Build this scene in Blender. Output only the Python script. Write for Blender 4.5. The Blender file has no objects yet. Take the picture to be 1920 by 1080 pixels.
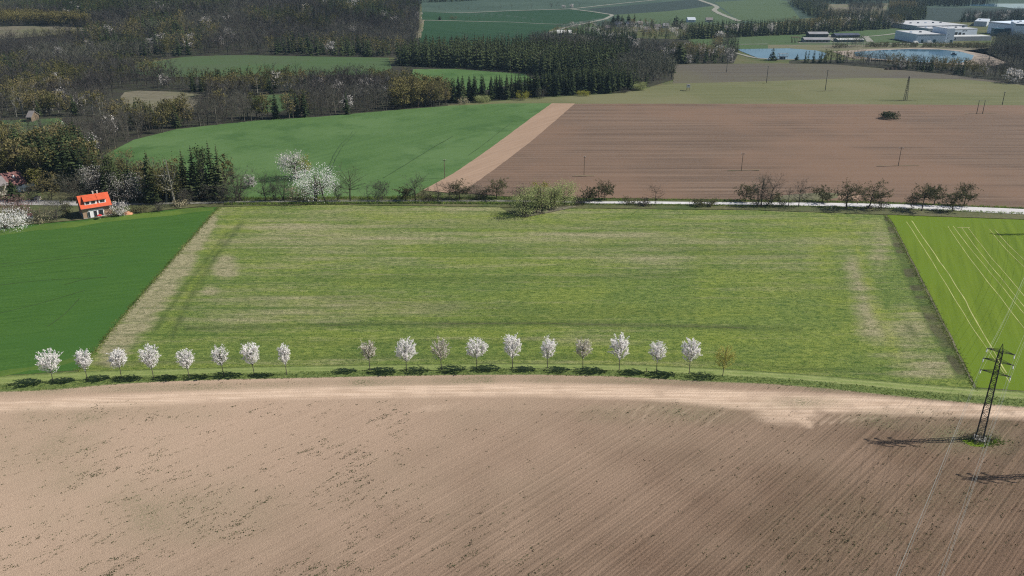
import bpy, bmesh, math, random
import numpy as np
from mathutils import Vector

# ------------------------------------------------------------------ camera, sky, sun, exposure
SC = bpy.context.scene
COL = SC.collection
CAM_H, F, PITCH = 80.0, 1560.0, math.radians(22.3)      # metres, focal length in photo pixels, tilt below horizon
cam = bpy.data.objects.new("camera", bpy.data.cameras.new("camera"))
COL.objects.link(cam)
cam.location = (0, 0, CAM_H)
cam.rotation_euler = (math.pi/2 - PITCH, 0, 0)
cam.data.sensor_width = 36
cam.data.lens = 36*F/1920
cam.data.clip_start = 1
cam.data.clip_end = 20000
SC.camera = cam

SUN_EL, SUN_AZ = math.radians(42.5), math.radians(4)     # azimuth counted from +X towards +Y
W = bpy.data.worlds.new("World"); SC.world = W; W.use_nodes = True
nt = W.node_tree
sky = nt.nodes.new("ShaderNodeTexSky"); sky.sky_type = 'NISHITA'; sky.sun_disc = False
sky.sun_elevation = SUN_EL; sky.sun_rotation = math.pi/2 - SUN_AZ
sky.air_density = 1.0; sky.dust_density = 0.6; sky.ozone_density = 1.5
bg = nt.nodes["Background"]; bg.inputs[1].default_value = 0.055
nt.links.new(sky.outputs[0], bg.inputs[0])
sd = bpy.data.lights.new("sun", 'SUN'); sd.energy = 4.6; sd.angle = math.radians(0.5); sd.color = (1.0, 0.945, 0.85)
sun = bpy.data.objects.new("sun", sd); COL.objects.link(sun)
sv = Vector((math.cos(SUN_EL)*math.cos(SUN_AZ), math.cos(SUN_EL)*math.sin(SUN_AZ), math.sin(SUN_EL)))
sun.rotation_euler = sv.to_track_quat('Z', 'Y').to_euler()
sun.location = (300, 100, 300)
vs = SC.view_settings
vs.view_transform = 'Standard'; vs.look = 'None'; vs.gamma = 1.0; vs.use_curve_mapping = False
vs.exposure = 0.58
SC.cycles.max_bounces = 5; SC.cycles.diffuse_bounces = 2; SC.cycles.glossy_bounces = 2
SC.cycles.transmission_bounces = 2; SC.cycles.transparent_max_bounces = 4; SC.cycles.volume_bounces = 0
SC.cycles.use_denoising = False
SC.cycles.pixel_filter_type = 'BLACKMAN_HARRIS'; SC.cycles.filter_width = 1.15

# ------------------------------------------------------------------ placing: a pixel of the photograph -> the ground under it
HILL = (-330.0, 950.0, 380.0, 300.0, 26.0)
def hz(x, y):
    r = ((x-HILL[0])/HILL[2])**2 + ((y-HILL[1])/HILL[3])**2
    return HILL[4]*np.maximum(0, 1-r)**2
cT, sT = math.cos(PITCH), math.sin(PITCH)
def G(px, py):
    """ground point (x, y) seen at photo pixel(s) px, py"""
    px = np.asarray(px, float); py = np.asarray(py, float)
    u = (px-960)/F; v = (py-540)/F
    dy = cT - v*sT; dz = -(sT + v*cT)
    dz = np.minimum(dz, -0.008)
    z = np.zeros_like(dy*u)
    for _ in range(25):
        t = (CAM_H - z)/-dz
        z = 0.5*z + 0.5*hz(u*t, dy*t)
    t = (CAM_H - z)/-dz
    return np.stack([u*t, dy*t], -1)
def P(x, y, z=0.0):
    d = y*cT + (CAM_H-z)*sT; up = y*sT - (CAM_H-z)*cT
    return 960 + F*x/d, 540 - F*up/d
def height_at(px, py, toppy):
    """height of an upright thing with foot at (px,py) whose top is on row toppy"""
    x, y = G(px, py); v = (toppy-540)/F
    k = cT - v*sT; kz = sT + v*cT
    return CAM_H - y*kz/k - float(hz(x, y))
def scale_at(px, py):
    x, y = G(px, py)
    return F/(y*cT + CAM_H*sT)

# ------------------------------------------------------------------ object helpers
def put(name, mesh, parent=None, loc=None, rz=0):
    o = bpy.data.objects.new(name, mesh); COL.objects.link(o)
    if parent is not None: o.parent = parent
    if loc is not None: o.location = loc
    o.rotation_euler[2] = rz
    return o
def tag(o, label, cat, group=None):
    o["label"] = label; o["category"] = cat
    if group: o["group"] = group
    return o
def struct(o, kind="structure"):
    o["kind"] = kind; return o
def mesh_np(name, V, Fc, mats, mi=None, attr=None, smooth=False):
    """triangle / quad mesh from numpy arrays"""
    V = np.asarray(V, np.float32); Fc = np.asarray(Fc, np.int32)
    k = Fc.shape[1]
    m = bpy.data.meshes.new(name)
    m.vertices.add(len(V)); m.vertices.foreach_set("co", V.ravel())
    m.loops.add(Fc.size); m.loops.foreach_set("vertex_index", Fc.ravel())
    m.polygons.add(len(Fc)); m.polygons.foreach_set("loop_start", np.arange(0, Fc.size, k, dtype=np.int32))
    for mm in mats: m.materials.append(mm)
    if mi is not None: m.polygons.foreach_set("material_index", np.asarray(mi, np.int32))
    m.polygons.foreach_set("use_smooth", np.full(len(Fc), smooth))
    m.update(calc_edges=True)
    if attr:
        for an, arr in attr.items():
            arr = np.asarray(arr, np.float32)
            if arr.ndim == 1:
                a = m.attributes.new(an, 'FLOAT', 'POINT'); a.data.foreach_set("value", arr)
            else:
                a = m.attributes.new(an, 'FLOAT_COLOR', 'POINT')
                full = np.ones((len(arr), 4), np.float32); full[:, :arr.shape[1]] = arr
                a.data.foreach_set("color", full.ravel())
    return m

class MB:
    """collects boxes, prisms and bars, then becomes ONE mesh object"""
    def __init__(s): s.v = []; s.f = []
    def add(s, vs_, fs_):
        n = len(s.v); s.v += [tuple(a) for a in vs_]; s.f += [tuple(n+i for i in f) for f in fs_]; return s
    def box(s, x0, x1, y0, y1, z0, z1):
        return s.add([(x0,y0,z0),(x1,y0,z0),(x1,y1,z0),(x0,y1,z0),(x0,y0,z1),(x1,y0,z1),(x1,y1,z1),(x0,y1,z1)],
                     [(0,3,2,1),(4,5,6,7),(0,1,5,4),(1,2,6,5),(2,3,7,6),(3,0,4,7)])
    def bar(s, a, b, r, r2=None, n=4):
        a = Vector(a); b = Vector(b); r2 = r if r2 is None else r2
        d = (b-a).normalized(); u = d.orthogonal().normalized(); w = d.cross(u)
        vs_ = []
        for p, rr in ((a, r), (b, r2)):
            for i in range(n):
                t = 2*math.pi*(i+.5)/n
                vs_.append(p + (u*math.cos(t)+w*math.sin(t))*rr)
        fs_ = [(i, (i+1) % n, n+(i+1) % n, n+i) for i in range(n)] + [tuple(reversed(range(n))), tuple(range(n, 2*n))]
        return s.add(vs_, fs_)
    def gable(s, x0, x1, y0, y1, z0, z1, yr=None, th=0.25):
        """a two-pitch roof slab along x, eaves z0, ridge z1"""
        yr = (y0+y1)/2 if yr is None else yr
        o = [(y0, z0), (yr, z1), (y1, z0), (y1, z0-th), (yr, z1-th), (y0, z0-th)]
        vs_ = [(x0, a, b) for a, b in o] + [(x1, a, b) for a, b in o]
        fs_ = [(0, 1, 4, 5), (1, 2, 3, 4), (6, 11, 10, 7), (7, 10, 9, 8)] + [(i, 6+i, 6+(i+1) % 6, (i+1) % 6) for i in range(6)]
        return s.add(vs_, fs_)
    def build(s, name, mat, parent=None, loc=None, rz=0, bevel=0):
        m = bpy.data.meshes.new(name); m.from_pydata(s.v, [], s.f); m.materials.append(mat)
        bm = bmesh.new(); bm.from_mesh(m); bmesh.ops.recalc_face_normals(bm, faces=bm.faces); bm.to_mesh(m); bm.free()
        o = put(name, m, parent, loc, rz)
        if bevel:
            b = o.modifiers.new("bevel", 'BEVEL'); b.width = bevel; b.segments = 1
        return o
def empty(name, x, y, z=0, rz=0):
    o = bpy.data.objects.new(name, None); COL.objects.link(o); o.location = (x, y, z); o.rotation_euler[2] = rz
    return o

# ------------------------------------------------------------------ node helpers
class NT:
    def __init__(s, name, rough=0.95, spec=0.1):
        s.m = bpy.data.materials.new(name); s.m.use_nodes = True
        s.t = s.m.node_tree; s.n = s.t.nodes; s.b = s.n["Principled BSDF"]
        s.b.inputs["Roughness"].default_value = rough
        s.b.inputs["Specular IOR Level"].default_value = spec
    def link(s, a, b): s.t.links.new(a, b)
    def _in(s, sock, v):
        if isinstance(v, bpy.types.NodeSocket): s.link(v, sock)
        elif v is not None: sock.default_value = v
    def pos(s):
        g = s.n.new("ShaderNodeNewGeometry"); return g.outputs["Position"]
    def obj(s):
        g = s.n.new("ShaderNodeTexCoord"); return g.outputs["Object"]
    def mapv(s, vec, scale=(1, 1, 1), rot=0, loc=(0, 0, 0)):
        m = s.n.new("ShaderNodeMapping"); s.link(vec, m.inputs[0])
        # rotate first, then scale
        if rot:
            r = s.n.new("ShaderNodeVectorRotate"); r.rotation_type = 'Z_AXIS'; s.link(vec, r.inputs["Vector"]); r.inputs["Angle"].default_value = rot
            s.link(r.outputs[0], m.inputs[0])
        m.inputs["Scale"].default_value = scale; m.inputs["Location"].default_value = loc
        return m.outputs[0]
    def noise(s, vec, scale, detail=3, rough=0.55, dist=0):
        n = s.n.new("ShaderNodeTexNoise"); s.link(vec, n.inputs["Vector"])
        n.inputs["Scale"].default_value = scale; n.inputs["Detail"].default_value = detail
        n.inputs["Roughness"].default_value = rough; n.inputs["Distortion"].default_value = dist
        return n.outputs["Fac"]
    def voro(s, vec, scale, out="Distance"):
        n = s.n.new("ShaderNodeTexVoronoi"); s.link(vec, n.inputs["Vector"]); n.inputs["Scale"].default_value = scale
        return n.outputs[out]
    def wave(s, vec, scale, dist=0, detail=2, dscale=1, axis='Y'):
        n = s.n.new("ShaderNodeTexWave"); s.link(vec, n.inputs["Vector"]); n.bands_direction = axis
        n.inputs["Scale"].default_value = scale; n.inputs["Distortion"].default_value = dist
        n.inputs["Detail"].default_value = detail; n.inputs["Detail Scale"].default_value = dscale
        return n.outputs["Fac"]
    def rng(s, v, a, b, c=0.0, d=1.0, smooth=False):
        n = s.n.new("ShaderNodeMapRange"); s._in(n.inputs[0], v)
        if smooth: n.interpolation_type = 'SMOOTHSTEP'
        for i, q in enumerate((a, b, c, d)): n.inputs[i+1].default_value = q
        return n.outputs[0]
    def ma(s, op, a, b=None, c=None):
        n = s.n.new("ShaderNodeMath"); n.operation = op
        s._in(n.inputs[0], a); s._in(n.inputs[1], b)
        if c is not None: s._in(n.inputs[2], c)
        return n.outputs[0]
    def mix(s, f, a, b, mode='MIX'):
        n = s.n.new("ShaderNodeMix"); n.data_type = 'RGBA'; n.blend_type = mode
        s._in(n.inputs[0], f)
        for k, v in ((6, a), (7, b)):
            if isinstance(v, tuple): n.inputs[k].default_value = (*v[:3], 1)
            else: s._in(n.inputs[k], v)
        return n.outputs[2]
    def attr(s, name, out="Fac"):
        n = s.n.new("ShaderNodeAttribute"); n.attribute_name = name; return n.outputs[out]
    def sep(s, c):
        n = s.n.new("ShaderNodeSeparateColor"); s.link(c, n.inputs[0]); return n.outputs[0], n.outputs[1], n.outputs[2]
    def scalec(s, c, f):
        n = s.n.new("ShaderNodeVectorMath"); n.operation = 'SCALE'
        s._in(n.inputs[0], c if not isinstance(c, tuple) else c); s._in(n.inputs["Scale"], f)
        return n.outputs[0]
    def bump(s, h, strength=0.5, dist=0.1):
        n = s.n.new("ShaderNodeBump"); n.inputs["Strength"].default_value = strength; n.inputs["Distance"].default_value = dist
        s.link(h, n.inputs["Height"]); s.link(n.outputs[0], s.b.inputs["Normal"])
    def out(s, c):
        s._in(s.b.inputs["Base Color"], (*c[:3], 1) if isinstance(c, tuple) else c); return s.m

def flatmat(name, col, rough=0.8, var=0.15, scale=1.5, spec=0.2, metal=0):
    """painted / built surface with dirt variation"""
    n = NT(name, rough, spec); p = n.obj()
    f = n.noise(p, scale, 4, 0.6); g = n.noise(p, scale*7, 2)
    k = n.ma('ADD', n.rng(f, 0.3, 0.7, 1-var, 1+var), n.rng(g, 0.3, 0.7, -var*.4, var*.4))
    n.b.inputs["Metallic"].default_value = metal
    return n.out(n.scalec(col, k))
def col3(m, c): return c

# field made of drilled or ploughed rows
def rowfield(name, c1, c2, rot, row, amp=0.5, patch=None, patch_s=0.02, clump=1.2, bump=0.4, fine=0.3, stretch=0.12, patch2=None):
    n = NT(name); p = n.pos()
    r = n.mapv(p, (stretch, 1, 1), rot)                 # rows run along local x after rotation
    big = n.noise(p, patch_s, 4, 0.6)
    stre = n.noise(n.mapv(p, (0.02, 1, 1), rot), 1/row*0.5, 3, 0.7)
    line = n.noise(r, 1/row, 2, 0.5)
    fin = n.noise(p, clump, 3, 0.7)
    k = n.ma('ADD', n.ma('MULTIPLY', line, amp), n.ma('MULTIPLY', fin, fine))
    k = n.ma('ADD', k, n.ma('MULTIPLY', stre, 1-amp-fine))
    c = n.mix(n.rng(k, 0.34, 0.66), c1, c2)
    if patch: c = n.mix(n.rng(big, 0.42, 0.62, 0, 0.8, True), c, patch)
    if patch2:
        b2 = n.noise(n.mapv(p, (1, 1, 1), 0, (91, 37, 5)), patch_s*2.6, 4, 0.6)
        c = n.mix(n.rng(b2, 0.5, 0.66, 0, 0.7, True), c, patch2)
    if bump: n.bump(k, bump, row*0.25)
    return n.out(c)

# ------------------------------------------------------------------ ground materials
def mat_ground():
    n = NT("rough_ground"); p = n.pos()
    a = n.noise(p, 0.05, 5, 0.65); b = n.noise(p, 0.9, 4, 0.7); c = n.noise(p, 0.012, 3)
    col = n.mix(n.rng(a, 0.38, 0.6), (0.060, 0.088, 0.028), (0.125, 0.118, 0.062))
    col = n.mix(n.rng(b, 0.35, 0.7, 0, 0.75), col, (0.045, 0.055, 0.022))
    col = n.mix(n.rng(c, 0.5, 0.65, 0, 0.45), col, (0.10, 0.10, 0.055))
    n.bump(b, 0.6, 0.3)
    return n.out(col)
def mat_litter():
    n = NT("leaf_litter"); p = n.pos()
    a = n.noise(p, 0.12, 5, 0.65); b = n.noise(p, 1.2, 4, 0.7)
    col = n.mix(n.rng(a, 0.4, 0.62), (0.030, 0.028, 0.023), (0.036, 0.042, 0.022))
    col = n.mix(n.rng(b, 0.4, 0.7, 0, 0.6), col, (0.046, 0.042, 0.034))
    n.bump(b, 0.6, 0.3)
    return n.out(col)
def mat_meadow():
    n = NT("meadow_grass"); p = n.pos()
    R, Gm, B = n.sep(n.attr("mask", "Color"))
    st = n.noise(n.mapv(p, (0.07, 1, 1), 0), 0.30, 5, 0.62)
    st2 = n.noise(n.mapv(p, (0.015, 1, 1), 0, (13, 5, 0)), 0.20, 4, 0.6)
    st3 = n.noise(n.mapv(p, (0.03, 1, 1), 0, (3, 55, 0)), 0.55, 3, 0.6)
    f1 = n.noise(n.mapv(p, (0.55, 1, 1)), 1.1, 5, 0.8, 0.6); f2 = n.noise(n.mapv(p, (1, 1, 1), 0, (7, 3, 0)), 3.2, 4, 0.85)
    pt = n.noise(n.mapv(p, (0.5, 1, 1), 0, (2, 9, 0)), 0.07, 4, 0.65)
    clump = n.ma('ADD', n.ma('MULTIPLY', f1, 0.55), n.ma('MULTIPLY', f2, 0.45))
    green = n.mix(n.rng(clump, 0.42, 0.58), (0.036, 0.080, 0.014), (0.160, 0.212, 0.048))
    green2 = n.mix(n.rng(clump, 0.42, 0.58), (0.058, 0.105, 0.014), (0.210, 0.250, 0.052))
    green = n.mix(n.rng(pt, 0.45, 0.6, 0, 0.8), green, green2)
    dry = n.mix(n.rng(clump, 0.40, 0.58), (0.105, 0.112, 0.050), (0.350, 0.310, 0.200))
    k = n.ma('ADD', n.ma('MULTIPLY', n.ma('SUBTRACT', st, 0.5), 2.4), n.ma('MULTIPLY', n.ma('SUBTRACT', st2, 0.5), 1.5))
    k = n.ma('ADD', k, n.ma('ADD', n.ma('MULTIPLY', n.ma('SUBTRACT', n.noise(n.mapv(p, (0.35, 1, 1), 0, (8, 1, 0)), 0.5, 5, 0.75), 0.5), 1.6), n.ma('MULTIPLY_ADD', R, 1.9, -0.15)))
    c = n.mix(n.rng(k, 0.0, 1.1, 0.05, 0.92), green, dry)
    c = n.mix(n.rng(st3, 0.55, 0.68, 0, 0.45), c, (0.040, 0.085, 0.018))
    bright = n.mix(n.rng(clump, 0.38, 0.62), (0.085, 0.135, 0.012), (0.270, 0.300, 0.045))
    c = n.mix(n.ma('MULTIPLY', Gm, n.rng(f1, 0.35, 0.6, 0.4, 1)), c, bright)
    dark = n.mix(n.rng(clump, 0.38, 0.62), (0.026, 0.050, 0.012), (0.075, 0.100, 0.035))
    dark = n.mix(n.rng(B, 0.68, 0.85), dark, n.mix(n.rng(clump, 0.38, 0.62), (0.034, 0.034, 0.018), (0.088, 0.084, 0.050)))
    c = n.mix(n.ma('MULTIPLY', B, n.rng(f2, 0.3, 0.6, 0.6, 1)), c, dark)
    n.bump(clump, 1.0, 0.5)
    return n.out(c)
def mat_soil():
    n = NT("ploughed_soil"); p = n.pos()
    R, Gm, B = n.sep(n.attr("mask", "Color"))
    rot = math.radians(-45)
    wob = n.noise(p, 0.03, 2)
    lr = n.noise(n.mapv(p, (0.006, 1, 1), rot), 1.7, 4, 0.7)
    lr2 = n.noise(n.mapv(p, (0.012, 1, 1), rot), 0.42, 3, 0.6)
    drill = n.wave(n.mapv(p, (0.001, 1, 1), rot), 0.55, 1.2, 2, 0.4)
    cl = n.noise(p, 2.4, 5, 0.8); cl2 = n.noise(n.mapv(p, (1, 1, 1), 0, (5, 5, 5)), 6.0, 3, 0.8)
    patch = n.noise(p, 0.035, 4, 0.6)
    rows = n.ma('ADD', n.ma('MULTIPLY', lr, 0.75), n.ma('ADD', n.ma('MULTIPLY', drill, 0.08), n.ma('MULTIPLY', lr2, 0.17)))
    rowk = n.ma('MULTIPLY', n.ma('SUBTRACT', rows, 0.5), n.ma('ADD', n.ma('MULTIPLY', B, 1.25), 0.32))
    k = n.ma('ADD', n.ma('ADD', 0.5, rowk), n.ma('MULTIPLY', n.ma('SUBTRACT', cl, 0.5), 0.7))
    k = n.ma('ADD', k, n.ma('MULTIPLY', n.ma('SUBTRACT', cl2, 0.5), 1.0))
    kk = n.rng(k, 0.2, 0.8)
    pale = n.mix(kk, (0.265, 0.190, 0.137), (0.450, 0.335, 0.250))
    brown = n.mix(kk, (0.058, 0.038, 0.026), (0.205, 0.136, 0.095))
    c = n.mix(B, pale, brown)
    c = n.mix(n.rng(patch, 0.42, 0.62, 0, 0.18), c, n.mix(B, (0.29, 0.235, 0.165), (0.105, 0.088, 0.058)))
    tr = n.noise(n.mapv(p, (0.05, 1, 1), math.radians(0)), 1.6, 3, 0.6)
    head = n.mix(n.rng(tr, 0.38, 0.62), (0.43, 0.32, 0.235), (0.56, 0.43, 0.33))
    c = n.mix(n.ma('MULTIPLY', R, n.rng(cl, 0.3, 0.5, 0.6, 1)), c, head)
    weed = n.mix(n.rng(cl2, 0.4, 0.6), (0.085, 0.095, 0.045), (0.20, 0.18, 0.11))
    c = n.mix(n.ma('MULTIPLY', Gm, n.rng(cl, 0.42, 0.56)), c, weed)
    n.bump(k, 0.7, 0.18)
    return n.out(c)
def mat_verge():
    n = NT("verge_grass"); p = n.pos()
    R, Gm, B = n.sep(n.attr("mask", "Color"))
    f1 = n.noise(p, 1.3, 4, 0.75); f2 = n.noise(n.mapv(p, (0.2, 1, 1)), 1.2, 3, 0.6)
    rough = n.mix(n.rng(f1, 0.38, 0.62), (0.055, 0.088, 0.024), (0.135, 0.168, 0.052))
    mown = n.mix(n.rng(f2, 0.35, 0.65), (0.125, 0.170, 0.048), (0.185, 0.225, 0.075))
    wheel = n.mix(n.rng(f2, 0.35, 0.65), (0.22, 0.24, 0.10), (0.30, 0.30, 0.15))
    c = n.mix(R, rough, mown); c = n.mix(n.ma('MULTIPLY', Gm, n.rng(f1, 0.35, 0.55, 0.4, 1)), c, wheel)
    c = n.mix(n.ma('MULTIPLY', B, n.rng(f1, 0.4, 0.6, 0.5, 1)), c, (0.30, 0.25, 0.17))
    n.bump(f1, 0.7, 0.25)
    return n.out(c)
M = {}
M['ground'] = mat_ground(); M['litter'] = mat_litter(); M['meadow'] = mat_meadow(); M['soil'] = mat_soil(); M['verge'] = mat_verge()
M['crop_dark'] = rowfield("dark_green_crop", (0.024, 0.066, 0.011), (0.058, 0.124, 0.024), math.radians(-14), 0.9, 0.30, (0.036, 0.092, 0.018), 0.02, 1.6, 0.5, 0.5, 0.1)
M['crop_bright'] = rowfield("bright_green_crop", (0.068, 0.112, 0.008), (0.122, 0.176, 0.016), math.radians(-68), 1.4, 0.40, (0.095, 0.150, 0.012), 0.03, 1.6, 0.35, 0.35, 0.05)
M['crop_mid'] = rowfield("mid_green_crop", (0.046, 0.096, 0.030), (0.076, 0.138, 0.044), math.radians(-52), 1.8, 0.35, (0.082, 0.142, 0.052), 0.020, 0.8, 0.7, 0.4, 0.08, (0.040, 0.088, 0.026))
M['brown'] = rowfield("brown_ploughland", (0.076, 0.053, 0.040), (0.180, 0.127, 0.094), 0.0, 2.2, 0.46, (0.165, 0.108, 0.076), 0.010, 1.2, 0.4, 0.28, 0.02)
M['strip'] = rowfield("pale_headland_soil", (0.225, 0.155, 0.110), (0.310, 0.220, 0.160), math.radians(-56), 1.6, 0.4, None, 0.02, 1.4, 0.4, 0.35, 0.06)
M['pale_green'] = rowfield("pale_green_crop", (0.090, 0.098, 0.046), (0.130, 0.134, 0.066), math.radians(-3), 4.0, 0.4, (0.140, 0.136, 0.074), 0.012, 0.5, 0.2, 0.25, 0.03)
M['brown_grey'] = rowfield("grey_brown_field", (0.068, 0.061, 0.050), (0.108, 0.098, 0.078), math.radians(-2), 4.0, 0.4, (0.095, 0.090, 0.058), 0.01, 0.5, 0.2, 0.25, 0.03)
M['far_dark'] = rowfield("far_dark_green_crop", (0.013, 0.040, 0.018), (0.021, 0.054, 0.024), math.radians(8), 6, 0.4, None, 0.01, 0.3, 0, 0.2, 0.03)
M['far_teal'] = rowfield("far_blue_green_crop", (0.032, 0.056, 0.042), (0.045, 0.072, 0.052), math.radians(8), 8, 0.4, (0.052, 0.082, 0.06), 0.008, 0.3, 0, 0.2, 0.03)
M['far_light'] = rowfield("far_light_green_crop", (0.050, 0.080, 0.038), (0.066, 0.098, 0.048), math.radians(20), 8, 0.4, None, 0.008, 0.3, 0, 0.2, 0.03)
M['far_green'] = rowfield("far_mid_green_crop", (0.044, 0.078, 0.030), (0.062, 0.102, 0.040), math.radians(4), 5, 0.4, (0.060, 0.084, 0.042), 0.01, 0.4, 0, 0.2, 0.03)
M['unploughed'] = rowfield("unploughed_grass", (0.075, 0.085, 0.042), (0.21, 0.18, 0.115), 0.0, 1.0, 0.3, None, .05, .6, .2, .4, .2)
M['tan'] = rowfield("dry_clearing", (0.085, 0.078, 0.055), (0.175, 0.160, 0.115), math.radians(10), 5, 0.3, (0.11, 0.115, 0.06), 0.02, 0.4, 0.2, 0.5, 0.2)
M['slate'] = rowfield("far_slate_field", (0.024, 0.038, 0.034), (0.032, 0.048, 0.042), math.radians(8), 8, 0.4, None, 0.008, 0.3, 0, 0.2, 0.03)
M['sand'] = flatmat("pond_sand", (0.24, 0.20, 0.165), 0.95, 0.25, 0.1)
def mat_road(name, c, var=0.12):
    n = NT(name, 0.9, 0.2); p = n.pos()
    a = n.noise(p, 0.25, 4, 0.6); b = n.noise(p, 3, 3, 0.7)
    k = n.ma('ADD', n.rng(a, 0.3, 0.7, 1-var, 1+var), n.rng(b, 0.3, 0.7, -.06, .06))
    return n.out(n.scalec(c, k))
M['road'] = mat_road("pale_worn_road", (0.46, 0.45, 0.46)); M['asphalt'] = mat_road("grey_lane", (0.30, 0.29, 0.28)); M['track'] = mat_road("farm_track", (0.20, 0.20, 0.17), 0.2)
M['tram'] = mat_road("bare_wheel_track", (0.30, 0.31, 0.12), 0.35)
def mat_water():
    n = NT("pond_water", 0.05, 0.12); p = n.pos()
    w = n.noise(n.mapv(p, (0.5, 1, 1)), 0.8, 3, 0.6)
    n.bump(w, 0.10, 0.06)
    n.b.inputs["IOR"].default_value = 1.33
    a = n.noise(p, 0.02, 3)
    return n.out(n.mix(n.rng(a, 0.4, 0.6), (0.035, 0.095, 0.155), (0.055, 0.125, 0.190)))
M['water'] = mat_water()

# ------------------------------------------------------------------ ground sheets
def grid_mesh(xs, ys):
    X, Y = np.meshgrid(xs, ys); Z = hz(X, Y)
    V = np.stack([X, Y, Z], -1).reshape(-1, 3)
    nx, ny = len(xs), len(ys)
    i = np.arange((ny-1)*(nx-1)); r = i//(nx-1); c = i % (nx-1); a = r*nx+c
    return V, np.stack([a, a+1, a+nx+1, a+nx], 1)
xs = np.concatenate([[-3600, -2400, -1500], np.arange(-1000, 1101, 10), [1600, 2500, 3600]])
ys = np.concatenate([[-500, -100], np.arange(20, 1501, 10), [1700, 2100, 2800, 4200]])
V_, F_ = grid_mesh(xs, ys)
struct(put("ground", mesh_np("ground", V_, F_, [M['ground']], smooth=True)))

def vnoise(x, y, s, seed=0):
    """cheap smooth value noise"""
    r = np.random.RandomState(seed).rand(64, 64)
    u = x/s; v = y/s; i = np.floor(u).astype(int); j = np.floor(v).astype(int); fu = u-i; fv = v-j
    fu = fu*fu*(3-2*fu); fv = fv*fv*(3-2*fv); g = lambda a, b: r[a % 64, b % 64]
    return (g(i, j)*(1-fu)+g(i+1, j)*fu)*(1-fv)+(g(i, j+1)*(1-fu)+g(i+1, j+1)*fu)*fv

LAYER = [0]
def sheet(name, pts, mat, lift=None, kind="structure", drape=False):
    """a field laid on the ground: pts are its corners in photo pixels"""
    LAYER[0] += 1
    z = 0.02 + 0.005*LAYER[0] if lift is None else lift
    g = G([p[0] for p in pts], [p[1] for p in pts]); out_ = []
    for a_, b_ in zip(g, np.roll(g, -1, axis=0)):
        L_ = float(np.hypot(*(b_-a_))); k_ = int(min(90, max(1, L_/2.5))); f_ = np.arange(k_)[:, None]/k_; q_ = a_*(1-f_)+b_*f_
        nn = np.array([-(b_-a_)[1], (b_-a_)[0]])/(L_+1e-9); amp = min(1.0, .25+L_/600)*(.5 if L_ < 60 else 1)
        q_ = q_+nn*((vnoise(q_[:, 0]+4000, q_[:, 1]+1000, 3.5, 8)-.5)*np.minimum(1, np.minimum(f_[:, 0], 1-f_[:, 0])*12)*2*amp)[:, None]; out_.append(q_)
    g = np.concatenate(out_)
    bx, by = np.meshgrid(np.linspace(g[:, 0].min(), g[:, 0].max(), 40), np.linspace(g[:, 1].min(), g[:, 1].max(), 40))
    drape = drape or bool((hz(bx, by) > .02).any() and lift is None)
    bm = bmesh.new()
    vs_ = [bm.verts.new((a, b, 0)) for a, b in g]
    f = bm.faces.new(vs_)
    if drape:
        x0, x1 = g[:, 0].min(), g[:, 0].max(); y0, y1 = g[:, 1].min(), g[:, 1].max()
        for ax, lo, hi in ((0, x0, x1), (1, y0, y1)):
            q = max(math.floor(lo/10)*10, -1000 if ax == 0 else 600)
            while q < min(hi, 100 if ax == 0 else 1300):
                co = (q, 0, 0) if ax == 0 else (0, q, 0); no = (1, 0, 0) if ax == 0 else (0, 1, 0)
                bmesh.ops.bisect_plane(bm, geom=bm.verts[:]+bm.edges[:]+bm.faces[:], plane_co=co, plane_no=no)
                q += 10
    bmesh.ops.triangulate(bm, faces=bm.faces[:])
    bm.normal_update()
    for v in bm.verts: h0 = float(hz(v.co.x, v.co.y)); v.co.z = h0 + z + 0.12*min(1, h0*4)
    for f in bm.faces:
        if f.normal.z < 0: f.normal_flip()
    m = bpy.data.meshes.new(name); bm.to_mesh(m); bm.free(); m.materials.append(mat)
    return struct(put(name, m), kind)
def ribbon(name, pts, width, mat, wob=0.0, seed=1, kind="structure", lift=None):
    """a strip of given width (metres) along a line of photo pixels"""
    LAYER[0] += 1
    z = 0.03 + 0.005*LAYER[0] if lift is None else lift
    g = G([p[0] for p in pts], [p[1] for p in pts])
    d = np.concatenate([[0], np.cumsum(np.linalg.norm(np.diff(g, axis=0), axis=1))])
    n = max(8, int(d[-1]/3)); t = np.linspace(0, d[-1], n)
    x = np.interp(t, d, g[:, 0]); y = np.interp(t, d, g[:, 1])
    for _ in range(14):
        x[1:-1] = (x[:-2]+2*x[1:-1]+x[2:])/4; y[1:-1] = (y[:-2]+2*y[1:-1]+y[2:])/4
    tx = np.gradient(x); ty = np.gradient(y); L = np.hypot(tx, ty); nx, ny = -ty/L, tx/L
    wn = (vnoise(t+seed*7, t*0+seed, 9, 5)-.5)*min(width*1.4, .7); x = x+nx*wn; y = y+ny*wn
    rr = np.random.RandomState(seed)
    wl = width/2*(1+wob*rr.uniform(-1, 1, n)); wr = width/2*(1+wob*rr.uniform(-1, 1, n))
    A = np.stack([x+nx*wl, y+ny*wl], -1); Bp = np.stack([x-nx*wr, y-ny*wr], -1)
    V = np.concatenate([A, Bp]); V = np.column_stack([V, hz(V[:, 0], V[:, 1])+z])
    i = np.arange(n-1)
    return struct(put(name, mesh_np(name, V, np.stack([i, i+n, i+n+1, i+1], 1), [mat])), kind)
def resample(g, n):
    d = np.concatenate([[0], np.cumsum(np.linalg.norm(np.diff(g, axis=0), axis=1))])
    t = np.linspace(0, d[-1], n)
    return np.stack([np.interp(t, d, g[:, 0]), np.interp(t, d, g[:, 1])], -1)
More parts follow.
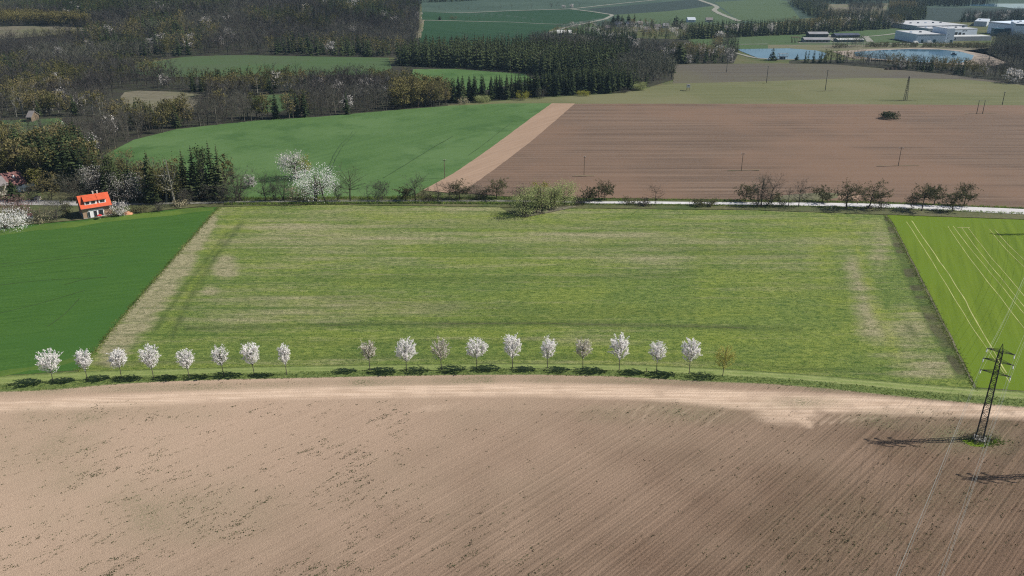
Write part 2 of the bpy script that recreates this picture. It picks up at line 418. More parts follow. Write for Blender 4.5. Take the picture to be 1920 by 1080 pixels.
def coons(name, top, bottom, left, right, nu, nv, mat, maskfn, zoff):
    """a field with four curved sides (photo pixels), fine enough to carry its soil and grass pattern.
    top/bottom run left to right, left/right run bottom to top"""
    T, B, L, R = [resample(G([p[0] for p in q], [p[1] for p in q]), k) for q, k in ((top, nu), (bottom, nu), (left, nv), (right, nv))]
    u = np.linspace(0, 1, nu)[None, :, None]; v = np.linspace(0, 1, nv)[:, None, None]
    S = (1-v)*B[None] + v*T[None] + (1-u)*L[:, None] + u*R[:, None] \
        - ((1-u)*(1-v)*B[0] + u*(1-v)*B[-1] + (1-u)*v*T[0] + u*v*T[-1])
    xy = S.reshape(-1, 2); px, py = P(xy[:, 0], xy[:, 1])
    i = np.arange((nv-1)*(nu-1)); r = i//(nu-1); c = i % (nu-1); a = r*nu+c
    V = np.column_stack([xy, np.full(len(xy), zoff)])
    return struct(put(name, mesh_np(name, V, np.stack([a, a+1, a+nu+1, a+nu], 1), [mat], attr={"mask": maskfn(px, py, xy)})))
def band(px, py, pts, w, soft=1.0):
    """0..1 closeness to a polyline (pixels), half width w (number or one per point)"""
    best = np.zeros_like(px)
    w = w if hasattr(w, '__len__') else [w]*len(pts)
    for (a, b, wa, wb) in zip(pts[:-1], pts[1:], w[:-1], w[1:]):
        ax, ay = a; bx, by = b; dx, dy = bx-ax, by-ay; L2 = dx*dx+dy*dy
        t = np.clip(((px-ax)*dx+(py-ay)*dy)/L2, 0, 1)
        d = np.hypot(px-ax-t*dx, py-ay-t*dy); ww = wa+(wb-wa)*t
        best = np.maximum(best, np.clip((ww*(1+soft)-d)/(2*ww*soft), 0, 1))
    return best
def yband(px, py, xs_, lo, hi, soft):
    a = np.interp(px, xs_, lo); b = np.interp(px, xs_, hi)
    return np.clip((py-a)/soft+.5, 0, 1)*np.clip((b-py)/soft+.5, 0, 1)
def blob(px, py, cx, cy, rx, ry, soft=0.5):
    return np.clip((1+soft-np.hypot((px-cx)/rx, (py-cy)/ry))/(2*soft), 0, 1)
# --- far fields, back to front
sheet("crop_field", [(-300, 22), (60, 12), (330, 3), (330, -14), (-600, -14)], M['far_teal'])
sheet("crop_field", [(330, 14), (385, 0), (425, 0), (452, 12), (440, 15)], M['strip'])
sheet("crop_field", [(440, 8), (790, 7), (792, 38), (1400, 45), (1560, 30), (2400, 30), (2600, -12), (440, -14)], M['far_teal'])
sheet("crop_field", [(1100, 17), (1310, -2), (1342, 10), (1252, 21), (1150, 28)], M['slate'])
sheet("crop_field", [(1150, 28), (1252, 21), (1342, 11), (1385, 39), (1390, 44), (1260, 48), (1180, 40)], M['far_light'])
sheet("crop_field", [(1340, 4), (1440, -2), (1475, 2), (1503, 39), (1440, 43), (1386, 39)], M['far_light'])
sheet("crop_field", [(792, 22), (960, 20.5), (1068, 17.5), (1148, 27.5), (1146, 31), (1060, 45), (960, 41), (792, 37.5)], M['far_dark'])
sheet("crop_field", [(788, 38.5), (960, 41.5), (1058, 46), (1030, 57), (1015, 72), (960, 90), (780, 92), (786, 70)], M['far_dark'])
sheet("crop_field", [(1020, 70), (1050, 55), (1110, 42), (1130, 62), (1090, 74)], M['far_green'])
sheet("crop_field", [(1545, 8), (1665, 6), (1660, 34), (1560, 38)], M['tan'])
sheet("crop_field", [(1700, 14), (2500, 16), (2500, 40), (1730, 42)], M['slate'])
sheet("rough_grass_field", [(1290, 74), (1500, 64), (1690, 52), (1760, 54), (1760, 92), (1600, 96), (1340, 94), (1260, 90)], M['far_green'])
sheet("crop_field", [(1345, 71), (1508, 65.5), (1512, 80), (1440, 84), (1345, 87)], M['far_green'])
sheet("dry_grass_field", [(1440, 84), (1700, 84), (1860, 90), (1840, 98), (1440, 94)], M['tan'])
# woodland floors
WOODS = [
 [(-80, 350), (130, 350), (195, 332), (200, 300), (250, 270), (330, 250), (480, 233), (600, 225), (720, 214), (850, 202), (845, 150), (770, 130), (740, 120), (480, 118), (200, 120), (-80, 122)],
 [(845, 196), (960, 186.5), (1010, 182.5), (1150, 175), (1190, 169.5), (1225, 161), (1262, 150), (1262, 121), (1375, 119), (1385, 100), (1300, 84), (1290, 74), (1100, 70), (1010, 74), (960, 91), (785, 93), (740, 108), (742, 130), (840, 150)],
 [(1480, 119), (1560, 120.5), (1650, 127.5), (1780, 139.5), (1870, 151.5), (1920, 159.5), (2200, 194), (2200, 70), (1880, 78), (1850, 96), (1888, 118), (1860, 124), (1800, 120), (1700, 118), (1620, 113), (1540, 113), (1480, 114)],
]
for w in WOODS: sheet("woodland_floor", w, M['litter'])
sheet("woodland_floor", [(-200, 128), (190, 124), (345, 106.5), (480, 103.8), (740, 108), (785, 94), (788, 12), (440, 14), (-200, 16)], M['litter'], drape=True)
# mid distance
sheet("crop_field", [(345, 107), (400, 104.5), (480, 104), (728, 108.5), (735, 128), (700, 140), (300, 145), (200, 130)], M['far_green'])
sheet("crop_field", [(775, 130), (850, 129.5), (985, 139), (1000, 150), (900, 172), (760, 172)], M['crop_mid'])
sheet("dry_grass_field", [(226, 182), (234, 173), (262, 170), (300, 171.5), (340, 173), (380, 178), (376, 190), (350, 208), (290, 214), (238, 208)], M['tan'])
sheet("crop_field", [(470, 181), (510, 178), (556, 177), (562, 195), (520, 212), (480, 208)], M['far_green'])
sheet("crop_field", [(-60, 229), (110, 222), (130, 238), (60, 262), (-60, 262)], M['far_green'])
sheet("crop_field", [(1264, 121.5), (1440, 119), (1560, 121), (1650, 128), (1780, 140), (1870, 152), (1920, 160), (2200, 195), (2200, 210), (1800, 149.5), (1620, 147.5), (1440, 153.5), (1262, 158)], M['brown_grey'])
sheet("crop_field", [(840, 197), (960, 188), (1010, 184), (1150, 176.5), (1195, 171), (1225, 163), (1262, 157), (1440, 152.5), (1620, 146.5), (1800, 148.5), (1920, 160), (2250, 200), (2250, 204), (1920, 199), (1440, 196), (1035, 195.5), (840, 200)], M['pale_green'])
sheet("ploughed_field", [(1076, 195), (1440, 195), (1920, 198), (2500, 204), (2500, 412), (1920, 391), (1650, 379), (1400, 375.5), (1200, 373), (950, 369), (800, 357), (860, 325), (960, 262)], M['brown'])
sheet("bare_soil_strip", [(1034, 194.2), (1078, 194.6), (1040, 228), (993, 268), (935, 312), (880, 352), (840, 362), (790, 357), (850, 325), (900, 291), (950, 255), (990, 225)], M['strip'])
sheet("crop_field", [(195, 292), (250, 263), (330, 243), (400, 235), (480, 226.5), (600, 219.5), (720, 208.5), (840, 199), (940, 194.5), (1035, 194), (990, 226), (950, 256), (900, 292), (850, 326), (800, 353), (770, 371), (600, 373), (440, 373), (330, 350), (210, 330)], M['crop_mid'])
sheet("grass_verge", [(380, 389), (430, 372), (800, 368), (1000, 371), (1200, 375), (1400, 377), (1650, 380.5), (1920, 392.5), (2500, 414), (2500, 434), (1920, 412), (1660, 403), (1400, 394), (1100, 391), (960, 389), (600, 384)], M['ground'])
sheet("garden_lawn", [(-60, 345), (130, 350), (320, 372), (400, 386), (320, 393), (240, 403), (150, 413), (60, 421), (-60, 436)], M['ground'])
sheet("dry_grass_field", [(1436, 378), (1470, 367), (1545, 361), (1580, 365), (1570, 372), (1530, 378)], M['tan'])
sheet("bare_soil_strip", [(1572, 366), (1612, 367), (1606, 374), (1570, 373)], M['strip'])
sheet("grass_verge", [(1040, 389), (1090, 386), (1060, 393), (1020, 401), (985, 408), (968, 405), (1005, 395)], M['tan'])
sheet("forest_clearing", [(-150, 60), (20, 50), (60, 49), (178, 53), (165, 57), (100, 66), (40, 72), (-150, 80)], M['tan'], drape=True)
# water
sheet("pond_water", [(1380, 92.5), (1480, 91), (1530, 95), (1550, 100), (1545, 108), (1540, 112), (1440, 112), (1422, 109.5)], M['water'])
sheet("sand_bank", [(1560, 97), (1640, 92), (1700, 91), (1735, 90), (1800, 94), (1850, 103), (1888, 118), (1862, 124), (1800, 122), (1600, 110)], M['sand'])
sheet("pond_water", [(1600, 98), (1650, 94.5), (1700, 92.5), (1760, 93), (1800, 97), (1826, 104), (1822, 112), (1800, 119), (1720, 117), (1650, 111), (1605, 106)], M['water'])
sheet("lake_water", [(1800, 10.5), (1840, 7), (2300, 7), (2300, 17), (1900, 16), (1880, 13)], M['water'])
# roads and tracks
def road_edges(name, top, bot, mat):
    LAYER[0] += 1
    z = 0.04 + 0.005*LAYER[0]
    n = 120
    T = resample(G([p[0] for p in top], [p[1] for p in top]), n); B = resample(G([p[0] for p in bot], [p[1] for p in bot]), n)
    V = np.column_stack([np.concatenate([B, T]), np.full(2*n, z)]); i = np.arange(n-1)
    return struct(put(name, mesh_np(name, V, np.stack([i, i+1, i+n+1, i+n], 1), [mat])))
road_edges("road", [(1092, 379.2), (1200, 378.6), (1300, 379.8), (1400, 380.6), (1500, 381), (1600, 382.3), (1700, 384.6), (1800, 388.2), (1920, 393.2), (2400, 415)],
           [(1092, 382.4), (1200, 383), (1300, 384.2), (1400, 385.2), (1500, 386.6), (1600, 388.8), (1700, 392.5), (1800, 397), (1920, 403), (2400, 429)], M['road'])
road_edges("road", [(240, 382.5), (380, 380), (450, 378), (600, 377.3), (800, 376.6), (950, 376.5), (1094, 379)],
           [(240, 385.5), (380, 383), (450, 380.6), (600, 379.6), (800, 379), (950, 379), (1094, 382.3)], M['track'])
road_edges("road", [(-60, 376), (45, 376.5), (135, 377.5), (240, 380.5)], [(-60, 387), (45, 385.5), (135, 386.5), (240, 387)], M['asphalt'])
for pts, w, m in (([(785, 21.5), (960, 20.3), (1070, 17), (1150, 8), (1230, 0)], 5, 'track'), ([(1070, 17), (1110, 22), (1150, 28), (1135, 36), (1060, 52), (1030, 62)], 5, 'track'),
                  ([(1305, -2), (1340, 10), (1345, 14), (1338, 19), (1350, 26), (1386, 40)], 7, 'track'), ([(1342, 87), (1380, 100), (1420, 110.5), (1490, 112)], 3.5, 'track'),
                  ([(1340, 84), (1440, 83)], 3, 'track'), ([(1496, 81), (1600, 81), (1680, 82), (1790, 82)], 5, 'track'), ([(1552, 66), (1570, 79)], 7, 'track'),
                  ([(1622, 68), (1632, 79)], 6, 'track'), ([(1622, 69), (1660, 66), (1700, 60)], 4, 'track'), ([(788, 38), (960, 41.5), (1060, 46)], 2.5, 'track')):
    ribbon("farm_track", pts, w, M[m], 0.15)
ribbon("hedge_bank", [(792, 38), (788, 55), (784, 72)], 5, M['tan'], 0.3)

# --- near fields
MEAD_TOP = [(412, 387), (500, 384), (600, 382), (800, 383.5), (935, 388), (965, 405), (1000, 400), (1050, 392), (1100, 390), (1400, 391), (1657, 400)]
MEAD_BOT = [(148, 696), (300, 692), (480, 687.5), (700, 684), (960, 681), (1200, 684), (1350, 691), (1500, 701), (1700, 717.5), (1826, 728)]
MEAD_L = [(148, 696), (185, 650), (225, 600), (270, 548), (340, 468), (412, 387)]
MEAD_R = [(1826, 728), (1790, 655), (1750, 575), (1712, 500), (1690, 458), (1672, 420), (1657, 400)]
def m_meadow(px, py, xy):
    R = 1.0*band(px, py, [(398, 412), (350, 475), (300, 540), (258, 595), (205, 660)], [10, 19, 25, 28, 24], 0.6)
    R = np.maximum(R, 0.75*blob(px, py, 422, 500, 24, 24)); R = np.maximum(R, 0.6*blob(px, py, 395, 545, 18, 10))
    R = np.maximum(R, 0.5*blob(px, py, 600, 440, 190, 46, 1)); R = np.maximum(R, 0.5*blob(px, py, 560, 580, 220, 30, 1))
    R = np.maximum(R, 0.55*blob(px, py, 1190, 485, 90, 26, 1)); R = np.maximum(R, 0.5*blob(px, py, 1100, 440, 200, 16, 1))
    R = np.maximum(R, 0.7*band(px, py, [(1600, 500), (1620, 560), (1640, 620), (1700, 650)], [14, 18, 24, 34], 1))
    R = np.maximum(R, 0.7*blob(px, py, 1710, 630, 44, 46, 0.8)); R = np.maximum(R, 0.6*blob(px, py, 1740, 690, 50, 22, 0.8))
    R = np.maximum(R, 0.45*blob(px, py, 1120, 630, 90, 16, 1)); R = np.maximum(R, .5*blob(px, py, 900, 395, 330, 8, 1))
    R = np.maximum(R, 0.5*blob(px, py, 1650, 460, 20, 50, 0.8)); R = np.maximum(R, 0.35*yband(px, py, [0, 1920], [440, 440], [470, 470], 30)); R = np.maximum(R, .24*np.clip((580-py)/170, 0, 1))
    Gm = 0.8*band(px, py, [(1595, 420), (1610, 480), (1632, 540), (1650, 600), (1680, 660)], [8, 8, 9, 11, 12], 1)
    Gm = np.maximum(Gm, 0.55*band(px, py, [(1560, 420), (1545, 470), (1550, 540), (1580, 620)], [22, 18, 20, 26], 1))
    Gm = np.maximum(Gm, 0.5*band(px, py, [(470, 395), (430, 420), (395, 480), (345, 560), (300, 640)], [18, 12, 9, 9, 10], 1))
    Gm = np.maximum(Gm, 0.45*blob(px, py, 1550, 425, 90, 14, 1)); Gm = np.maximum(Gm, 0.4*blob(px, py, 1325, 540, 20, 60, 1))
    Gm = np.maximum(Gm, 0.4*blob(px, py, 950, 410, 200, 14, 1)); Gm = np.maximum(Gm, 0.35*blob(px, py, 1250, 640, 300, 40, 1))
    B = 1.0*band(px, py, [(1662, 408), (1686, 462), (1716, 530), (1756, 610), (1806, 700)], [5, 11, 15, 17, 14], 0.3)
    for pts, w, a in (([(452, 420), (405, 480), (362, 550), (322, 630)], 5, .75), ([(425, 440), (385, 490), (340, 548), (290, 620)], 4, .6),
                      ([(350, 616), (500, 613), (700, 608), (1000, 606), (1300, 612), (1500, 618)], 4, .8), ([(560, 520), (900, 524), (1300, 515)], 6, .35),
                      ([(450, 640), (700, 645), (1000, 640)], 5, .35), ([(600, 560), (1000, 585), (1300, 590)], 10, .3),
                      ([(800, 470), (1200, 465), (1500, 480)], 7, .25), ([(180, 684), (420, 672), (760, 668), (1250, 672), (1650, 702)], 4, .5),
                      ([(640, 420), (1000, 422), (1400, 430)], 6, .22), ([(1700, 610), (1716, 628)], 6, .7)):
        B = np.maximum(B, a*band(px, py, pts, w, 1))
    e = np.clip(vnoise(xy[:, 0], xy[:, 1], 5, 3)*1.4-.1, 0.2, 1)
    e2 = np.clip(vnoise(xy[:, 0]*.3, xy[:, 1], 3, 5)*1.5, 0.3, 1.15)
    return np.stack([R*(.5+.5*e2), np.clip(Gm*e, 0, 1), np.clip(B*(.45+.55*e2), 0, 1)], -1)
coons("meadow", MEAD_TOP, MEAD_BOT, MEAD_L, MEAD_R, 640, 300, M['meadow'], m_meadow, 0.02)
sheet("crop_field", [(-300, 455), (0, 429), (60, 421), (150, 413), (240, 403), (320, 393), (411, 386.5), (340, 467), (270, 547), (225, 599), (185, 649), (150, 694), (100, 697), (60, 701), (0, 704), (-300, 715)], M['crop_dark'], lift=0.026)
sheet("crop_field", [(1661, 402), (1920, 411), (2600, 436), (2600, 790), (1920, 733), (1831, 726.5), (1794, 652), (1754, 572), (1716, 498), (1694, 456), (1676, 420)], M['crop_bright'], lift=0.026)
EDGE = [(-300, 742), (0, 735), (60, 733.5), (110, 730.5), (200, 722), (300, 716), (420, 712), (540, 709.5), (700, 706), (860, 703.5), (1000, 703), (1150, 706), (1250, 712), (1350, 717), (1440, 720), (1560, 730), (1700, 745), (1800, 754), (1920, 764), (2300, 800)]
VTOP = [(-300, 716), (0, 705), (60, 702), (150, 696.5), (300, 692.5), (480, 688), (700, 684.5), (960, 681.5), (1200, 684.5), (1350, 691.5), (1500, 701.5), (1700, 718), (1826, 728.5), (1920, 734.5), (2300, 766)]
def m_verge(px, py, xy):
    ex = np.array([p[0] for p in EDGE]); ey = np.array([p[1] for p in EDGE]); tx = np.array([p[0] for p in VTOP]); ty = np.array([p[1] for p in VTOP])
    t = (py-np.interp(px, tx, ty))/(np.interp(px, ex, ey)-np.interp(px, tx, ty))
    mown = np.clip((0.50-t)/0.12+.5, 0, 1)*np.clip((t-0.04)/0.08, 0, 1)
    wheel = np.exp(-((t-0.16)/0.06)**2)+np.exp(-((t-0.42)/0.06)**2)
    return np.stack([mown, 0.55*wheel*np.clip((px-900)/700, .35, 1), np.clip((t-.93)/.1, 0, .8)], -1)
coons("grass_verge", VTOP, EDGE, [EDGE[0], VTOP[0]], [EDGE[-1], VTOP[-1]], 500, 24, M['verge'], m_verge, 0.03)
def m_soil(px, py, xy):
    xs_ = [0, 240, 480, 960, 1200, 1400, 1600, 1920]
    R = yband(px, py, xs_, [752, 741, 728, 718, 724, 733, 742, 764], [772, 763, 748, 742, 748, 768, 775, 786], 9)
    R = np.maximum(R, 0.85*blob(px, py, 1478, 768, 62, 27, 0.3)); R = np.maximum(R, 0.9*band(px, py, [(1480, 770), (1518, 796)], [16, 7], 0.5))
    for i in range(7): R = np.maximum(R, (.2+.3*((i*37)%5)/5)*band(px, py, [(770+i*11, 775-i), (795+i*11, 762-i)], 1.6, 1))
    for i in range(10): R = np.maximum(R, (.15+.4*((i*37)%7)/7)*band(px, py, [(1136+i*21+((i*53)%9), 776+i*2+((i*29)%8)), (1152+i*21, 764+i*2), (1160+i*22, 756+i*2)], 1.5, 1))
    for i in range(12): R = np.maximum(R, .5*band(px, py, [(1500-i*3+i*22, 800-i*2), (1530+i*22, 772-i*1)], 2.0, 1))
    n1 = vnoise(xy[:, 0], xy[:, 1], 6, 11); n2 = vnoise(xy[:, 0], xy[:, 1], 2.2, 12)
    Gm = 0.5*blob(px, py, 230, 775, 130, 16, 0.8)+.45*blob(px, py, 60, 850, 120, 50, .8)+.55*blob(px, py, 1260, 775, 130, 17, .7)
    Gm += .65*blob(px, py, 1690, 785, 90, 16, .6)+.7*blob(px, py, 1830, 820, 80, 28, .6)+.5*blob(px, py, 1500, 755, 70, 10, .6)+.4*blob(px, py, 300, 960, 170, 45, .8)
    Gm += .5*yband(px, py, [0, 960, 1400, 1920], [728, 704, 716, 760], [742, 718, 722, 766], 5) + .2*blob(px, py, 1640, 1000, 160, 60, .8)+.15*blob(px, py, 1800, 900, 200, 80, .8)
    Gm = np.clip(Gm*(0.35+1.3*n1*(.5+n2)), 0, 1)
    s = (px-700)/900 + (py-830)/520*0.95  # browner soil to the right, plus lens vignette toward the bottom put into colour
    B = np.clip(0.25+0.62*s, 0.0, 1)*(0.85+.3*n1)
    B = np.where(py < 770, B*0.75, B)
    return np.stack([R*np.clip(.6+.7*n2, 0, 1), Gm, np.clip(B, 0, 1)], -1)
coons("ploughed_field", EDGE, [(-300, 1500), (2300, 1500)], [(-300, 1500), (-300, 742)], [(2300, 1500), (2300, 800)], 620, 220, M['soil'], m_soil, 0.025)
TR = [[(1700, 416), (1735, 470), (1775, 535), (1820, 612), (1852, 652), (1895, 718)], [(1709, 414), (1745, 466), (1790, 530), (1830, 600), (1862, 655), (1888, 700)],
      [(1777, 424), (1800, 460), (1845, 520), (1890, 576), (1940, 640)], [(1787, 424), (1812, 458), (1860, 515), (1905, 570), (1960, 636)],
      [(1803, 427), (1830, 466), (1880, 525), (1940, 600)], [(1815, 427), (1845, 468), (1900, 530), (1960, 605)],
      [(1855, 430), (1875, 458), (1920, 500), (1990, 570)], [(1864, 430), (1890, 460), (1932, 498), (2010, 570)]]
for i, t in enumerate(TR): ribbon("wheel_track", t, 0.16 if i != 1 else 0.24, M['tram'], 0.4, i, lift=0.034+.004*i)
ribbon("wheel_track", [(1795, 427), (1819, 427)], 0.4, M['tram'], 0.3, lift=.072)
M['crop_rut'] = mat_road("crop_wheel_rut", (0.030, 0.062, 0.014), 0.2); M['crop_rut2'] = mat_road("crop_wheel_rut_pale", (0.044, 0.086, 0.028), 0.2)
M['crop_margin'] = rowfield("thin_crop_margin", (0.058, 0.105, 0.016), (0.105, 0.160, 0.030), math.radians(-14), 1.2, 0.3, (0.05, 0.095, 0.02), .06, 1.2, .3, .5, .1)
for i, t in enumerate([[(-40, 500), (60, 488), (190, 472)], [(-40, 506), (60, 493), (195, 476)], [(-40, 540), (60, 526), (140, 518), (200, 521)], [(-40, 597), (70, 572), (160, 545)], [(90, 612), (130, 585), (150, 560)], [(120, 534), (160, 520), (190, 521)]]):
    ribbon("wheel_track", t, 0.32, M['crop_rut'], 0.5, 40+i, lift=.036+.004*i)
for i, t in enumerate([[(612, 345), (616, 315), (632, 280), (662, 248)], [(618, 345), (622, 315), (639, 280), (669, 248)], [(720, 335), (800, 285), (850, 256)], [(880, 292), (925, 258), (962, 228)]]):
    ribbon("wheel_track", t, 0.32, M['crop_rut2'], 0.6, 50+i)
ribbon("thin_crop_margin", [(-60, 446), (30, 432), (110, 424), (200, 413), (290, 402), (400, 391)], 5.5, M['crop_margin'], .35, 61, lift=.034)
ribbon("thin_crop_margin", [(-60, 709), (40, 700), (100, 693), (150, 685), (180, 660)], 2.2, M['crop_margin'], .5, 62, lift=.034)
sheet("grass_patch", [(1838+31*math.cos(q*.35)*(1+.12*math.sin(q*2.3)), 827+11*math.sin(q*.35)) for q in range(18)], M['crop_bright'], lift=.04)
ribbon("field_edge_path", [(1657, 399), (1674, 420), (1692, 456), (1714, 498), (1752, 572), (1792, 652), (1828, 726)], 0.35, M['tan'], 0.5, 3, lift=.04)
for x, y, w in ((1395, 321, 60), (1095, 331, 42), (1684, 312, 80), (1840, 214, 60), (1548, 171, 30), (1698, 189, 44), (1438, 156, 16), (1668, 223, 36), (1290, 171, 20), (1675, 131, 60)):
    ribbon("unploughed_strip", [(x-w/2, y+.8), (x-w/6, y), (x+w/6, y-.2), (x+w/2, y-.3)], 0.55, M['unploughed'], 0.7, x)

# ------------------------------------------------------------------ plant materials
def plantmat(name, c1, c2, var=0.25, transl=0.0, nscale=0.6, hue=None):
    n = NT(name, 0.9, 0.05); p = n.obj()
    oi = n.n.new("ShaderNodeObjectInfo")
    tint = n.ma('ADD', n.attr("tint"), n.ma('SUBTRACT', oi.outputs["Random"], 0.5))
    a = n.noise(p, nscale, 3, 0.6)
    c = n.mix(n.rng(a, 0.35, 0.65), c1, c2)
    if hue: c = n.mix(n.rng(tint, -0.5, 0.5, 0, 1), c, hue)
    c = n.scalec(c, n.ma('ADD', 1.0, n.ma('MULTIPLY', tint, 2*var)))
    n.out(c)
    if transl:
        tr = n.n.new("ShaderNodeBsdfTranslucent"); n.link(c, tr.inputs[0])
        mx = n.n.new("ShaderNodeMixShader"); mx.inputs[0].default_value = transl
        n.link(n.b.outputs[0], mx.inputs[1]); n.link(tr.outputs[0], mx.inputs[2]); n.link(mx.outputs[0], n.n["Material Output"].inputs[0])
    return n.m
PM = {
 'bark': plantmat("dark_bark", (0.040, 0.034, 0.026), (0.075, 0.064, 0.050)),
 'bark_grey': plantmat("grey_bark", (0.062, 0.056, 0.046), (0.11, 0.10, 0.085)),
 'birch': plantmat("birch_bark", (0.18, 0.18, 0.155), (0.27, 0.26, 0.23)),
 'twig': plantmat("bare_twigs", (0.046, 0.042, 0.041), (0.108, 0.097, 0.094), 0.35, 0, 0.5, (0.076, 0.080, 0.058)),
 'twig_dark': plantmat("dark_twigs", (0.060, 0.050, 0.040), (0.110, 0.094, 0.074), 0.3),
 'bud': plantmat("olive_buds", (0.088, 0.092, 0.030), (0.155, 0.150, 0.056), 0.35, 0.2, 0.6, (0.130, 0.108, 0.052)),
 'larch': plantmat("fresh_larch_needles", (0.115, 0.105, 0.040), (0.170, 0.150, 0.060), 0.25, 0.1),
 'yellow': plantmat("yellow_green_leaves", (0.200, 0.215, 0.035), (0.300, 0.290, 0.060), 0.2, 0.3),
 'willow': plantmat("pale_willow_leaves", (0.230, 0.270, 0.110), (0.360, 0.390, 0.180), 0.15, 0.4),
 'olive': plantmat("dark_olive_leaves", (0.074, 0.076, 0.036), (0.135, 0.128, 0.068), 0.25, 0.3),
 'needle': plantmat("dark_conifer_needles", (0.016, 0.028, 0.013), (0.036, 0.056, 0.024), 0.4, 0, 0.8, (0.034, 0.044, 0.018)),
 'pine': plantmat("pine_needles", (0.034, 0.050, 0.020), (0.075, 0.092, 0.036), 0.3, 0, 0.8),
 'white': plantmat("white_blossom", (0.88, 0.86, 0.84), (0.95, 0.93, 0.91), 0.03, 0.5, 1.5),
 'offwhite': plantmat("thin_blossom", (0.46, 0.42, 0.32), (0.80, 0.77, 0.70), 0.06, 0.35, 1.2),
 'greywhite': plantmat("fading_blossom", (0.36, 0.34, 0.32), (0.62, 0.59, 0.57), 0.12, 0.2, 1.0),
 'shadeblossom': plantmat("shaded_blossom", (0.20, 0.19, 0.17), (0.44, 0.42, 0.40), 0.15, 0.2, 1.0),  # darker blossom for trees standing in shade; the shade is put into the colour
 'bronze': plantmat("bronze_young_leaves", (0.40, 0.40, 0.09), (0.60, 0.58, 0.18), 0.1, 0.4, 1.2),
 'purple': plantmat("reddish_purple_leaves", (0.120, 0.066, 0.066), (0.19, 0.12, 0.11), 0.15, 0.1),
 'grass': plantmat("tufted_grass", (0.085, 0.140, 0.028), (0.170, 0.225, 0.055), 0.3, 0.42, 0.3),
 'sward': plantmat("meadow_sward", (0.085, 0.125, 0.030), (0.210, 0.235, 0.075), 0.45, 0.3, 0.1),
 'weed': plantmat("field_weeds", (0.028, 0.038, 0.016), (0.060, 0.070, 0.032), 0.3, 0, 0.3),
 'straw': plantmat("dry_straw", (0.25, 0.22, 0.14), (0.36, 0.32, 0.21), 0.2, 0, 0.3),
}

# ------------------------------------------------------------------ tree shapes (arrays of triangles)
def tubes(segs, n=4):
    """segs: list of (p0, p1, r0, r1) -> triangles"""
    if not segs: return np.zeros((0, 3)), np.zeros((0, 3), int)
    A = np.array([s[0] for s in segs]); B = np.array([s[1] for s in segs]); r0 = np.array([s[2] for s in segs]); r1 = np.array([s[3] for s in segs])
    D = B-A; D /= np.linalg.norm(D, axis=1)[:, None]+1e-9
    ref = np.where(np.abs(D[:, 2:3]) > .9, np.array([[1., 0, 0]]), np.array([[0, 0, 1.]]))
    U = np.cross(D, ref); U /= np.linalg.norm(U, axis=1)[:, None]; Wv = np.cross(D, U)
    V = []
    for P0, rr in ((A, r0), (B, r1)):
        for i in range(n):
            t = 2*math.pi*i/n; V.append(P0+(U*math.cos(t)+Wv*math.sin(t))*rr[:, None])
    V = np.stack(V, 1); m = len(segs); base = (np.arange(m)*2*n)[:, None, None]
    q = []
    for i in range(n):
        j = (i+1) % n; q += [(i, j, n+j), (i, n+j, n+i)]
    Fc = base+np.array(q)[None]
    return V.reshape(-1, 3), Fc.reshape(-1, 3)
def cards(C, size, rs, quad=True, flat=0.0, D=None, aspect=1.0):
    """leaf-sized faces centred on C; D = preferred long axis"""
    n = len(C)
    if n == 0: return np.zeros((0, 3)), np.zeros((0, 3), int)
    a = rs.normal(size=(n, 3)) if D is None else D+rs.normal(size=(n, 3))*.35
    a /= np.linalg.norm(a, axis=1)[:, None]+1e-9
    b = rs.normal(size=(n, 3)); b[:, 2] *= (1-flat)
    b -= a*np.sum(a*b, 1)[:, None]; b /= np.linalg.norm(b, axis=1)[:, None]+1e-9
    s = (np.asarray(size)*rs.uniform(.6, 1.3, n))[:, None]
    a = a*s*aspect; b = b*s
    if quad:
        V = np.stack([C-a-b*.6, C+a*.2-b, C+a+b*.5, C-a*.3+b], 1)
        base = (np.arange(n)*4)[:, None, None]; Fc = base+np.array([[0, 1, 2], [0, 2, 3]])[None]
    else:
        V = np.stack([C-a-b*.5, C+a, C-a*.6+b], 1)
        base = (np.arange(n)*3)[:, None, None]; Fc = base+np.array([[0, 1, 2]])[None]
    return V.reshape(-1, 3), Fc.reshape(-1, 3)
def twigs(A, D, L, w, rs):
    """thin tapering triangles from A along D"""
    n = len(A); D = D/(np.linalg.norm(D, axis=1)[:, None]+1e-9)
    b = np.cross(D, rs.normal(size=(n, 3))); b /= np.linalg.norm(b, axis=1)[:, None]+1e-9
    V = np.stack([A-b*w, A+b*w, A+D*np.asarray(L)[:, None]], 1)
    return V.reshape(-1, 3), (np.arange(n)*3)[:, None]+np.array([[0, 1, 2]])
def cat(parts):
    V = []; Fc = []; n = 0
    for v, f in parts:
        V.append(v); Fc.append(f+n); n += len(v)
    return (np.concatenate(V), np.concatenate(Fc)) if V else (np.zeros((0, 3)), np.zeros((0, 3), int))
def unit(v): return v/(np.linalg.norm(v)+1e-9)
